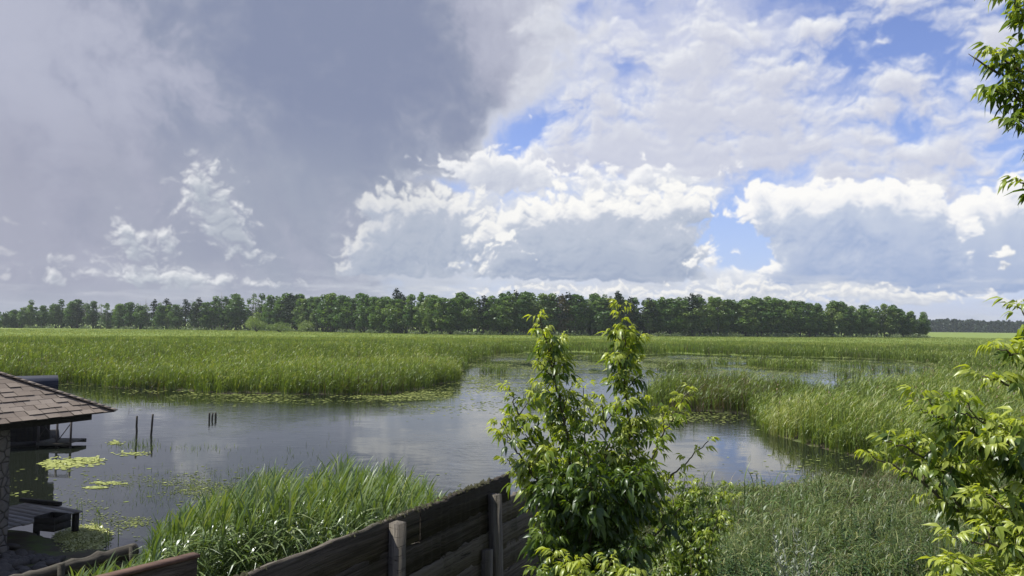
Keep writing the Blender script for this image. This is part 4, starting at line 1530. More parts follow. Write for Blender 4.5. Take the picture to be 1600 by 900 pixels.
def build_jetty():
    d = 36.0
    x0, x1 = at(78, 680, d).x, at(131, 680, d).x
    t = thing('jetty', 'narrow jetty with rusty steel railing beside the dark boathouse', 'jetty', (x0, d - 0.4, 0))
    w = x1 - x0
    mb = MB()
    for k in range(12):
        mb.box((0.06 + k * w / 12 + 0.01, 0, 0.24), (w / 12 - 0.02, 1.3, 0.045), None, RNG.rand(), 0, 0.01)
    mb.box((w / 2, -0.6, 0.15), (w, 0.08, 0.12))
    mb.box((w / 2, 0.6, 0.15), (w, 0.08, 0.12))
    mb.build('deck', DARK_WOOD, t)
    for x in (w * 0.02 + 0.04, w * 0.58, w - 0.04):
        mb = MB()
        mb.box((x, -0.60, 0.55), (0.07, 0.07, 1.6))
        mb.build('post', STEEL, t)
    mb = MB()
    mb.tube([(0, -0.60, 1.33), (w, -0.60, 1.33)], 0.035, 6)
    mb.tube([(w * 0.58, -0.60, 0.35), (w * 0.25, -0.60, 0.95), (w * 0.02, -0.6, 0.35)], 0.022, 5)
    mb.tube([(w * 0.62, -0.60, 0.35), (w - 0.05, -0.60, 1.15)], 0.022, 5)
    mb.build('railing', STEEL, t)


def water_stake(px, base_y, top_y, r, label, lean=0.0, group=None, name='stake'):
    g = ground(px, base_y, 0)
    h = at(px, top_y, g.y).z
    mb = MB()
    k = 6
    pts = [(lean * h * q / k + RNG.normal() * 0.006, RNG.normal() * 0.006, -0.5 + (h + 0.5) * q / k) for q in range(k + 1)]
    mb.tube(pts, [r * (1.05 - 0.15 * q / k) for q in range(k + 1)], 8, 0.4)
    o = mb.build(name, DARK_WOOD, None, True)
    o.location = (g.x, g.y, 0)
    tag(o, label, 'stake', group)
    return g, h


def build_deck():
    """the little landing stage at the foot of the pavilion"""
    z = 0.62
    c = np.array(tuple(ground(30, 808, z)))
    ux = np.array(tuple(ground(118, 803, z))) - np.array(tuple(ground(52, 790, z)))
    ang = math.atan2(ux[1], ux[0])
    t = thing('landing_stage', 'small grey plank landing stage below the stone pillar', 'landing stage', (c[0], c[1], z), ang)
    mb = MB()
    for k in range(11):
        mb.box((-0.25 + RNG.normal() * 0.03, -1.25 + k * 0.235, 0), (2.3 + RNG.normal() * 0.05, 0.215, 0.045), rotz(RNG.normal() * 0.006), RNG.rand(), 0, 0.012)
    mb.build('deck', GREY_WOOD, t)
    mb = MB()
    mb.box((-0.9, 1.10, 0.075), (1.5, 0.12, 0.10), rotz(0.16), 0.4, 0, 0.01)
    mb.build('kerb_beam', BLACK_WOOD, t)
    mb = MB()
    mb.box((0.55, -1.42, 0.06), (1.35, 0.13, 0.12), rotz(0.20), 0.4, 0, 0.01)
    mb.box((-0.35, -2.05, -0.16), (2.2, 0.15, 0.12), rotz(0.22), 0.4, 0, 0.01)
    mb.build('side_beam', BLACK_WOOD, t)
    mb = MB()
    for (x, y) in ((-1.2, -1.2), (0.75, -1.25), (-1.2, 1.2), (0.75, 1.1)):
        mb = MB()
        mb.box((x, y, -0.42), (0.13, 0.13, 0.78))
        mb.build('pile', BLACK_WOOD, t)
    b = thing('open_crate', 'dark open topped wooden crate on the landing stage', 'crate', tuple(np.array(tuple(ground(82, 826, z + 0.02)))), ang + 0.22)
    mb = MB()
    for (x, y, sx, sy) in ((0, -0.25, 0.62, 0.03), (0, 0.25, 0.62, 0.03), (-0.295, 0, 0.03, 0.465), (0.295, 0, 0.03, 0.465)):
        mb.box((x, y, 0.085), (sx, sy, 0.165))
        mb.box((x, y, 0.265), (sx, sy, 0.165))
    mb.box((0, 0, 0.012), (0.56, 0.46, 0.02))
    mb.build('crate_body', BLACK_WOOD, b)
    mb = MB()
    for (x, y) in ((-0.26, -0.217), (0.26, -0.217), (-0.26, 0.217), (0.26, 0.217)):
        mb.box((x, y, 0.18), (0.04, 0.032, 0.34))
    mb.build('corner_post', BLACK_WOOD, b)


def rock(mb, c, r, rng):
    bm = bmesh.new()
    bmesh.ops.create_icosphere(bm, subdivisions=2, radius=1.0)
    s = np.array([1.0, rng.uniform(0.6, 1.0), rng.uniform(0.45, 0.8)]) * r
    M = np.array(Euler((rng.rand() * 0.6, rng.rand() * 0.6, rng.rand() * 6.28)).to_matrix())
    v = np.array([tuple(a.co) for a in bm.verts])
    f = np.array([[q.index for q in a.verts] for a in bm.faces])
    bm.free()
    for _ in range(5):                                            # knock flat faces off it
        d = rng.normal(size=3)
        d /= np.linalg.norm(d)
        k = rng.uniform(0.55, 0.85)
        over_ = np.maximum(v @ d - k, 0)
        v = v - over_[:, None] * d * 0.9
    v = v * (1 + rng.normal(size=(len(v), 1)) * 0.03)
    mb.add((v * s) @ M.T + c, f, rng.rand())


def build_stones():
    rng = np.random.RandomState(15)
    k = 0
    for _ in range(150):
        px, py = rng.uniform(-14, 132), rng.uniform(830, 898)
        if py < 829 + px * 0.20 or py > 905 - px * 0.24 or px > 20 + (py - 828) * 2.4:
            continue
        g = ground(px, py, 0.55)
        z = float(land_z(np.array([g.x]), np.array([g.y]))[0])
        mb = MB()
        r = rng.uniform(0.09, 0.22)
        rock(mb, np.zeros(3), r, rng)
        o = mb.build('stone', BOULDER)
        o.location = (g.x, g.y, max(z, 0.02) + r * 0.35)
        tag(o, 'dark angular stone in the shaded heap below the landing stage', 'stone', 'dark stones heaped below the landing stage')
        k += 1
    print('stones', k)


def build_edging():
    """the old log beam that holds the bank in front of the stones"""
    a, b = np.array(tuple(ground(-14, 908, 0.95))), np.array(tuple(ground(212, 849, 0.95)))
    d = b - a
    L = np.linalg.norm(d)
    t = thing('log_edging', 'weathered dark log beam edging the bank beside the duckweed', 'log edging', tuple((a + b) / 2 - np.array([0, 0, 0.95])), math.atan2(d[1], d[0]))
    rng = np.random.RandomState(19)
    for k, (zc, r, off) in enumerate(((0.80, 0.15, 0), (0.52, 0.14, -0.05), (0.26, 0.15, 0.03))):
        mb = MB()
        n = 22
        pts = [(-L / 2 + L * i / (n - 1), off + rng.normal() * 0.012, zc + rng.normal() * 0.014) for i in range(n)]
        mb.tube(pts, [r * (1 + rng.normal() * 0.07) for _ in range(n)], 10, 0.4)
        mb.build('log', DARK_WOOD, t)
    for x in (-L * 0.1, L * 0.42):
        mb = MB()
        mb.tube([(x, -0.26, -0.3), (x + 0.01, -0.26, 0.5), (x, -0.25, 1.02)], 0.07, 8, 0.5)
        mb.build('stake', DARK_WOOD, t)


build_boathouse()
build_jetty()
water_stake(213, 683, 650, 0.055, 'upright dark stake in the water, left one of two tall stakes', 0.0)
water_stake(236, 680, 647, 0.055, 'slightly leaning dark stake in the water, right one of two tall stakes', 0.05)
water_stake(327, 657, 645, 0.06, 'short dark stake stub, leftmost of three close together in the pond', 0.0, 'short stakes in the pond')
water_stake(331, 656, 645.5, 0.06, 'short dark stake stub in the middle of three close together', 0.1, 'short stakes in the pond')
water_stake(337, 655, 644.5, 0.07, 'thicker short stake stub, rightmost of three close together in the pond', -0.05, 'short stakes in the pond')
build_deck()
build_stones()
build_edging()


# ------------------------------------------------------------------ the plank wall
def wavy_board(mb, a, b, zt, zb, thick, rng, wob=0.012, tint=0.5, mat=0, n=26, ends=(0, 0), offs=0.0):
    """a weathered board from a to b (plan points) between heights zb and zt, standing on the wall line"""
    a, b = np.array(a[:2]), np.array(b[:2])
    d = (b - a) / np.linalg.norm(b - a)
    nn = np.array([d[1], -d[0]])
    s = np.linspace(0, 1, n)
    top = zt + np.cumsum(rng.normal(size=n)) * wob * 0.18 + rng.normal(size=n) * wob * 0.5
    top -= np.linspace(top[0] - zt, top[-1] - zt, n) * 0.7
    bot = zb + rng.normal(size=n) * wob * 0.4
    f = offs + rng.normal(size=n) * 0.004
    rows = []
    for i in range(n):
        p = a + (b - a) * s[i]
        q0, q1 = p + nn * (f[i] + thick), p + nn * f[i]
        rows.append([(q0[0], q0[1], bot[i]), (q0[0], q0[1], top[i] - 0.012), (q0[0] - nn[0] * 0.012, q0[1] - nn[1] * 0.012, top[i]), (q1[0], q1[1], top[i] - 0.006), (q1[0], q1[1], bot[i])])
    v = np.array(rows).reshape(-1, 3)
    i = np.arange(n - 1)[:, None] * 5
    j = np.arange(5)[None]
    mb.add(v, np.stack([i + j, i + (j + 1) % 5, i + 5 + (j + 1) % 5, i + 5 + j], -1).reshape(-1, 4), tint, mat)
    mb.add(v[:5], [(0, 1, 2, 3, 4)], tint, mat)
    mb.add(v[-5:], [(4, 3, 2, 1, 0)], tint, mat)


def wall_matrix_material(name, a, b, c, grain=(1.1, 12, 34)):
    ang = math.atan2(FENCE_D[1], FENCE_D[0])
    def co():
        n = nd('ShaderNodeVectorRotate', rotation_type='Z_AXIS')
        lk(worldpos(), n.inputs['Vector'])
        n.inputs['Angle'].default_value = -ang
        return n.outputs[0]
    def cols():
        p = co()
        g = noise(scaled(p, grain), 1.0, 8, 0.68, 0.6)
        crack = smooth(noise(scaled(p, (0.9, 3, 30)), 1.0, 5, 0.7, 1.2), 0.60, 0.68)
        col = mixc(smooth(g + (attr() - 0.5) * 0.5, 0.30, 0.72), a, b)
        col = mixc(smooth(noise(p, 2.6, 6, 0.65), 0.52, 0.70) * 0.8, col, c)
        return mixc(crack * 0.8, col, (0.012, 0.010, 0.009))
    def bump():
        p = co()
        return noise(scaled(p, grain), 1.0, 8, 0.68, 0.6) - smooth(noise(scaled(p, (0.9, 3, 30)), 1.0, 5, 0.7, 1.2), 0.60, 0.68) * 0.6
    return surf_mat(name, cols, 0.95, bump, 0.9, 0.035)


WALL_WOOD = wall_matrix_material('old_wall_board', (0.044, 0.037, 0.030), (0.165, 0.145, 0.120), (0.060, 0.062, 0.044))

POST_WOOD = wall_matrix_material('old_post', (0.060, 0.052, 0.043), (0.200, 0.180, 0.150), (0.075, 0.075, 0.055), (26, 26, 1.0))


def build_fence():
    rng = np.random.RandomState(27)
    t = thing('plank_wall', 'long weathered dark plank wall sloping away below the leafy shrub', 'plank wall', (FENCE_A[0], FENCE_A[1], 0))
    off = np.array([FENCE_A[0], FENCE_A[1], 0])
    P = lambda s: (FENCE_D * s)[:2]
    LB = np.linalg.norm(FENCE_B - FENCE_A)
    zt = FENCE_Z
    hb = [0.225, 0.20, 0.21, 0.215, 0.20, 0.22, 0.21, 0.20]
    z = zt
    for k, h in enumerate(hb):
        if k == 0:
            segs = [(-2.5, LB * 0.515), (LB * 0.52, LB)]
        elif k % 2:
            segs = [(-2.5, LB * 0.40), (LB * 0.405, LB * 0.93), (LB * 0.935, LB + 0.85)]
        else:
            segs = [(-2.5, LB * 0.62), (LB * 0.625, LB + 0.85)]
        for (s0, s1) in segs:
            mb = MB()
            sag = rng.normal() * 0.012 if k else 0
            wavy_board(mb, P(s0), P(s1), z + sag, z - h - 0.014 + sag, 0.045, rng, 0.013 if k == 0 else 0.010, rng.rand(), 0, 40, (0, 0), 0.0 if k == 0 else rng.uniform(-0.02, 0.016))
            mb.build('board', WALL_WOOD, t)
        z -= h
    # backing boards seen through the gaps
    # crust of moss along the top edge
    mb = MB()
    n = 1500
    s = np.concatenate([rng.uniform(-2.0, LB * 0.98, n)])
    m = nz(s, s * 0, 1.1, 5, 3) + 0.25
    s = s[m > rng.rand(len(s)) * 0.8]
    for q in s:
        p = P(q)
        r = rng.uniform(0.006, 0.020)
        c = np.array([p[0] + FENCE_N[0] * rng.uniform(0.0, 0.05), p[1] + FENCE_N[1] * rng.uniform(0, 0.05), zt + rng.uniform(-0.02, 0.006)])
        a = rng.rand() * 6.28
        mb.add(np.array([c + [math.cos(a) * r, math.sin(a) * r, -r * .3], c + [math.cos(a + 2.1) * r, math.sin(a + 2.1) * r, -r * .3], c + [math.cos(a + 4.2) * r, math.sin(a + 4.2) * r, -r * .3], c + [0, 0, r * 0.9]]),
               [(0, 1, 3), (1, 2, 3), (2, 0, 3)], rng.rand())
    mb.build('moss', MOSS, t)
    # posts on the viewer's side
    for (px, ztop, w, lean, lab) in ((602, zt - 0.015, 0.085, 0.0, None), (762, zt - 0.11, 0.085, -0.07, None), (748, zt - 0.55, 0.07, -0.02, None), (868, zt - 0.30, 0.09, 0.0, None)):
        d = ray(px, 800)
        # where the sight line over px meets the wall
        M = np.array([[d.x, -FENCE_D[0]], [d.y, -FENCE_D[1]]])
        q = np.linalg.solve(M, np.array([FENCE_A[0] - CAM.x, FENCE_A[1] - CAM.y]))
        s = q[1]
        p = P(s)
        mb = MB()
        nn = FENCE_N[:2]
        c0 = p + nn * (0.045 + w / 2 + 0.018)
        h = 1.9
        Mx = frame(FENCE_D)
        Mx = Mx @ np.array([[1, 0, math.tan(lean)], [0, 1, 0], [0, 0, 1]])
        bm = MB()
        for k in range(7):
            zz0, zz1 = ztop - h + h * k / 7, ztop - h + h * (k + 1) / 7
        mb.box((c0[0] + FENCE_D[0] * 0, c0[1], ztop - h / 2), (w, w, h), Mx, 0.6, 0, 0.004)
        mb.build('post', POST_WOOD, t)
    t.location = (0, 0, 0)
    for ch in t.children:
        ch.location = (0, 0, 0)
    t.location = tuple(off)


build_fence()


def build_plank_end():
    """the nearer short wall whose reddish top shows at the lower edge"""
    z = 4.0
    b = np.array(tuple(ground(303, 869, z)))
    a = np.array(tuple(ground(150, 907, z)))
    d = (b - a) / np.linalg.norm(b - a)
    rng = np.random.RandomState(29)
    t = thing('short_plank_wall', 'short plank wall with a reddish brown top ending before the reeds', 'plank wall', (a[0], a[1], 0))
    s0 = -1.5 * d[:2]
    e = (b - a)[:2]
    zz = z
    for k, h in enumerate((0.26, 0.24, 0.24)):
        mb = MB()
        wavy_board(mb, s0, e - d[:2] * 0.01 * k, zz, zz - h + 0.008, 0.055, rng, 0.004, 0.5, 0, 14, (0, 0), 0.0 if k == 0 else -0.012)
        mb.build('board', WALL_WOOD, t)
        zz -= h
    mb = MB()
    n2 = np.array([d[1], -d[0]])
    m = (s0 + e) / 2 + n2 * 0.02
    mb.box((m[0] + d[0] * 0.005, m[1] + d[1] * 0.005, z + 0.014), (np.linalg.norm(e - s0) + 0.02, 0.115, 0.024), frame(np.array([d[0], d[1], 0])), 0.5, 0, 0.004)
    mb.build('capping', RUST_WOOD, t)
    for q in (0.25, 0.93):
        mb = MB()
        p = s0 + (e - s0) * q - n2 * 0.045
        mb.box((p[0], p[1], 2.9), (0.08, 0.08, 2.2), frame(np.array([d[0], d[1], 0])), 0.5)
        mb.build('post', WALL_WOOD, t)


build_plank_end()

# bright duckweed between the stones and the log beam
pad_patch('duckweed', 'bright yellow green duckweed mat between the landing stage and log beam', [(128, 846, 46, 24), (110, 848, 28, 22), (140, 836, 34, 14)], 9000, 0.02, 0.05, 61, 0.95, 0.25, 'duckweed')


# ------------------------------------------------------------------ leafy shrubs and branches with compound drooping leaves
MAPLE = leaf_mat('ash_maple_leaf', [(0.0, (0.032, 0.064, 0.018)), (0.35, (0.085, 0.145, 0.028)), (0.65, (0.200, 0.285, 0.044)), (1.0, (0.450, 0.520, 0.110))], 0.54, (1.0, 1.0, 0.26), 0.025, 0.12, 2.0, rough=0.35)  # darkest stop paints deep shade low in the foliage
TWIG = surf_mat('green_brown_twig', lambda: mixc(noise(objpos(), 12, 4, 0.6), (0.050, 0.048, 0.026), (0.120, 0.105, 0.065)), 0.8)


def leaflet_verts(L, W, rng, droop):
    """one pointed leaflet along +x, folded along its midrib: 3 stations plus tip"""
    xs = [0.0, 0.30, 0.62, 1.0]
    ws = [0.10, 1.0, 0.72, 0.0]
    j = rng.uniform(0.85, 1.15, 2)
    v, f = [], []
    for i, (x, w) in enumerate(zip(xs, ws)):
        z = -droop * L * x * x
        hw = w * W * 0.5
        lob = 1.0 if i != 2 else rng.uniform(0.75, 1.35)
        if i == 3:
            v.append((x * L, 0, z))
        else:
            v += [(x * L, hw * j[0] * lob, z + hw * 0.32), (x * L, 0, z), (x * L, -hw * j[1] / lob, z + hw * 0.32)]
    f = [(0, 1, 4, 3), (1, 2, 5, 4), (3, 4, 7, 6), (4, 5, 8, 7)]
    g = [(6, 7, 9), (7, 8, 9)]
    return np.array(v), f, g


def make_leaf_templates(seed, n=10):
    rng = np.random.RandomState(seed)
    T = []
    for _ in range(n):
        V, F4, F3 = [], [], []
        o = 0
        pet = rng.uniform(0.45, 0.7)
        pl = [(0.0, 0.0, 0.012), (pet, 0.0, 0.009)]
        v = np.array([(0, -0.012, 0), (0, 0.012, 0), (pet + 0.55, 0.008, -0.08), (pet + 0.55, -0.008, -0.08)])
        V.append(v)
        F4.append(np.array([(0, 1, 2, 3)]))
        o = 4
        spots = [(pet, 1, 0.85), (pet, -1, 0.85), (pet + 0.45, 1, 0.95), (pet + 0.45, -1, 0.95), (pet + 0.55, 0, 1.2)]
        if rng.rand() < 0.35:
            spots = spots[2:]
        for (x, side, s) in spots:
            lv, f, g = leaflet_verts(s, s * rng.uniform(0.30, 0.42), rng, rng.uniform(0.35, 0.8))
            a = side * rng.uniform(0.75, 1.15) + rng.normal() * 0.12
            roll = rng.normal() * 0.35
            Rx = np.array(Matrix.Rotation(roll, 3, 'X'))
            Ry = np.array(Matrix.Rotation(rng.uniform(0.25, 1.0), 3, 'Y'))
            Rz = np.array(Matrix.Rotation(a, 3, 'Z'))
            lv = lv @ (Rz @ Ry @ Rx).T + np.array([x, side * 0.02, -0.10 * x])
            V.append(lv)
            F4.append(np.array(f) + o)
            F3.append(np.array(g) + o)
            o += len(lv)
        T.append((np.concatenate(V), np.concatenate(F4), np.concatenate(F3)))
    return T


LEAVES = make_leaf_templates(71)


class Plant:
    def __init__(self, seed, leaf_len=0.095):
        self.rng = np.random.RandomState(seed)
        self.wood, self.leaf = MB(), MB()
        self.L = leaf_len
        self.n = 0

    def put_leaf(self, p, heading, pitch, size, tint):
        rng = self.rng
        V, F4, F3 = LEAVES[rng.randint(len(LEAVES))]
        M = np.array(Matrix.Rotation(heading, 3, 'Z') @ Matrix.Rotation(-pitch, 3, 'Y') @ Matrix.Rotation(rng.normal() * 0.3, 3, 'X'))
        v = (V * size) @ M.T + p
        n0 = self.leaf.n
        self.leaf.add(v, F4, np.clip(tint + rng.normal() * 0.09, 0, 1))
        self.leaf.f.append(F3 + n0)
        self.leaf.m.append(0)
        self.n += 1

    def shoot(self, pts, r0, r1, t0=0.15, step=0.07, young=0.6, size=1.0, twigs=0.0, twig_len=0.35, tipdroop=0.0, dens=1.0):
        """a woody stem through pts with opposite pairs of leaves; twigs carry their own"""
        rng = self.rng
        pts = np.array([tuple(p) for p in pts], float)
        # smooth the line
        n = max(8, int(np.sum(np.linalg.norm(np.diff(pts, axis=0), axis=1)) / 0.06))
        k = len(pts)
        s = np.linspace(0, k - 1, n)
        i = np.clip(s.astype(int), 0, k - 2)
        f = (s - i)[:, None]
        lin_ = pts[i] * (1 - f) + pts[i + 1] * f
        for _ in range(6):
            lin_[1:-1] = 0.25 * lin_[:-2] + 0.5 * lin_[1:-1] + 0.25 * lin_[2:]
        lin_[1:] += rng.normal(size=(n - 1, 3)) * 0.006
        self.wood.tube(lin_, np.linspace(r0, r1, n), 6, 0.4, 0, False)
        seg = np.linalg.norm(np.diff(lin_, axis=0), axis=1)
        cum = np.concatenate([[0], np.cumsum(seg)])
        L = cum[-1]
        d = t0 * L
        a0 = rng.rand() * 6.28
        while d < L:
            t = d / L
            j = min(n - 2, int(np.searchsorted(cum, d)) - 1)
            j = max(j, 0)
            p = lin_[j] + (lin_[j + 1] - lin_[j]) * ((d - cum[j]) / max(seg[j], 1e-6))
            tang = lin_[min(j + 1, n - 1)] - lin_[j]
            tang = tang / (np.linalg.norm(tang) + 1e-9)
            tint = 0.20 + young * np.clip(t, 0, 1) ** 1.35  # tint mixes leaf age with painted light: bright lit growth, dark shaded stems
            for q in range(2):
                if rng.rand() > dens:
                    continue
                h = a0 + q * math.pi + rng.normal() * 0.25
                if twigs and rng.rand() < twigs and t < 0.93:
                    tl = twig_len * rng.uniform(0.5, 1.2) * (1 - 0.55 * t)
                    dirv = np.array([math.cos(h), math.sin(h), rng.uniform(0.15, 0.8)])
                    dirv = dirv * 0.8 + tang * 0.5
                    dirv /= np.linalg.norm(dirv)
                    e = p + dirv * tl
                    m = p + dirv * tl * 0.5 + np.array([0, 0, 0.03])
                    self.shoot([p, m, e + np.array([0, 0, 0.10 * tl])], max(r1, r0 * 0.3), 0.002, 0.30, 0.055, young * (0.55 + 0.5 * t), size * 0.95, 0, 0, 0, dens)
                else:
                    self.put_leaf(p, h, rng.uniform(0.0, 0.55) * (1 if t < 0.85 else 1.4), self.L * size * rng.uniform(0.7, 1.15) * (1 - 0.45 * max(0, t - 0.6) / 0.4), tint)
            a0 += math.pi / 2 + rng.normal() * 0.2
            d += step * rng.uniform(0.8, 1.2)
        for q in range(5):                                          # the tuft of young leaves at the tip
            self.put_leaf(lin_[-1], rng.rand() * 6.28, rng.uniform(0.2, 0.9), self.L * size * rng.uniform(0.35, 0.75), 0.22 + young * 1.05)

    def finish(self, root, trunk_name='trunk', crown_name='crown', mats=None):
        self.wood_o = self.wood.build(trunk_name, (mats or (TWIG, MAPLE))[0], root, True)
        self.leaf_o = self.leaf.build(crown_name, (mats or (TWIG, MAPLE))[1], root)
        off = np.array(root.location)
        for o in (self.wood_o, self.leaf_o):
            o.location = tuple(-off)


def line(px, depth, dd=None):
    """points through photograph pixels at a depth (or a depth per point)"""
    ds = dd or [depth] * len(px)
    return [np.array(tuple(at(x, y, d))) for (x, y), d in zip(px, ds)]


def build_shrub():
    g = at(915, 1010, 5.6)
    zb = float(land_z(np.array([g.x]), np.array([g.y]))[0])
    root = thing('ash_maple_shrub', 'tall leafy shrub with two yellow green spires at the end of the plank wall', 'shrub', (g.x, g.y, zb))
    p = Plant(81, 0.090)
    base = np.array([g.x, g.y, zb - 0.05])

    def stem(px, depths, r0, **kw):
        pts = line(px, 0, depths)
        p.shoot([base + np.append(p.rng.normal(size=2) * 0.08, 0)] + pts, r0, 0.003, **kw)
    # the two spires
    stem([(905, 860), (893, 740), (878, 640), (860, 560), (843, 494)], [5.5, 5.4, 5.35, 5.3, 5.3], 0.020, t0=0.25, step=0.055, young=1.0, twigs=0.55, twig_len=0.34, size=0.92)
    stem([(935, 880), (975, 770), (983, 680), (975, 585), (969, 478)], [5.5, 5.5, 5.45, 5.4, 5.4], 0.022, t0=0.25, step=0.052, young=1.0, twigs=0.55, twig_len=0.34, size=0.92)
    # the body
    stem([(900, 850), (870, 760), (835, 690), (806, 640), (795, 606)], [5.4, 5.3, 5.2, 5.2, 5.2], 0.016, t0=0.3, step=0.065, young=0.9, twigs=0.40, twig_len=0.34)
    stem([(895, 860), (850, 770), (812, 710), (782, 662)], [5.3, 5.1, 5.0, 5.0], 0.014, t0=0.35, step=0.065, young=0.85, twigs=0.34, twig_len=0.30)
    stem([(890, 880), (850, 800), (815, 745), (792, 716)], [5.4, 5.2, 5.1, 5.1], 0.012, t0=0.35, step=0.055, young=0.8, twigs=0.30, twig_len=0.26)
    stem([(915, 860), (912, 760), (915, 680), (912, 606)], [5.7, 5.8, 5.8, 5.8], 0.016, t0=0.3, step=0.062, young=0.85, twigs=0.42, twig_len=0.34)
    stem([(915, 870), (885, 770), (862, 690), (858, 612)], [5.7, 5.7, 5.6, 5.6], 0.014, t0=0.3, step=0.062, young=0.8, twigs=0.40, twig_len=0.34)
    stem([(925, 860), (945, 760), (948, 690), (940, 622)], [5.4, 5.2, 5.1, 5.1], 0.015, t0=0.3, step=0.062, young=0.75, twigs=0.40, twig_len=0.32)
    stem([(945, 870), (990, 780), (1030, 690), (1058, 640), (1078, 606)], [5.6, 5.6, 5.6, 5.6, 5.6], 0.013, t0=0.4, step=0.07, young=1.0, twigs=0.22, twig_len=0.30)
    stem([(950, 880), (1000, 790), (1060, 735), (1106, 688)], [5.5, 5.4, 5.3, 5.3], 0.013, t0=0.4, step=0.07, young=1.0, twigs=0.25, twig_len=0.28)
    stem([(945, 880), (985, 800), (1010, 740), (1030, 690)], [5.3, 5.1, 5.0, 5.0], 0.012, t0=0.35, step=0.070, young=0.45, twigs=0.28, twig_len=0.24)
    stem([(930, 900), (960, 820), (985, 770), (1000, 730)], [5.2, 4.9, 4.8, 4.8], 0.012, t0=0.15, step=0.052, young=0.18, twigs=0.5, twig_len=0.34)  # from here low tints paint the lower body's deep shade into its leaves
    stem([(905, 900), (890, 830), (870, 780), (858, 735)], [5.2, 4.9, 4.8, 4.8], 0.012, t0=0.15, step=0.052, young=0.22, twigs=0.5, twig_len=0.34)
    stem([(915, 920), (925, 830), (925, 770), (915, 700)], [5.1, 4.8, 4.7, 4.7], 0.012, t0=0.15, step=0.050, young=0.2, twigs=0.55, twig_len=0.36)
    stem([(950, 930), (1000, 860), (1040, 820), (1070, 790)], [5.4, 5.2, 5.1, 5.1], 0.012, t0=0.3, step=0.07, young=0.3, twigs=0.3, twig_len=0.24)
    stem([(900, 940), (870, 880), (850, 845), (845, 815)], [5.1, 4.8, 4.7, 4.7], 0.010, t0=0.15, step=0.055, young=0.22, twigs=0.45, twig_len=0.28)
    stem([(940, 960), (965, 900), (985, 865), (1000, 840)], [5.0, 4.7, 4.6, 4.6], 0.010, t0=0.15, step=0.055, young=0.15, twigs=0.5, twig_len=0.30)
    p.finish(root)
    print('shrub leaves', p.n)


def small_sapling(name, label, base_px, base_d, stems, seed, leaf=0.085, cat='sapling', young=0.8, mats=None):
    b = at(base_px[0], base_px[1], base_d)
    zb = float(land_z(np.array([b.x]), np.array([b.y]))[0])
    root = thing(name, label, cat, (b.x, b.y, zb))
    p = Plant(seed, leaf)
    for (px, d, kw) in stems:
        k = dict(t0=0.3, step=0.05, young=young, twigs=0.25, twig_len=0.22)
        k.update(kw)
        p.shoot([np.array([b.x, b.y, zb - 0.03])] + line(px, d), 0.009, 0.002, **k)
    p.finish(root, 'stem', 'foliage', mats)


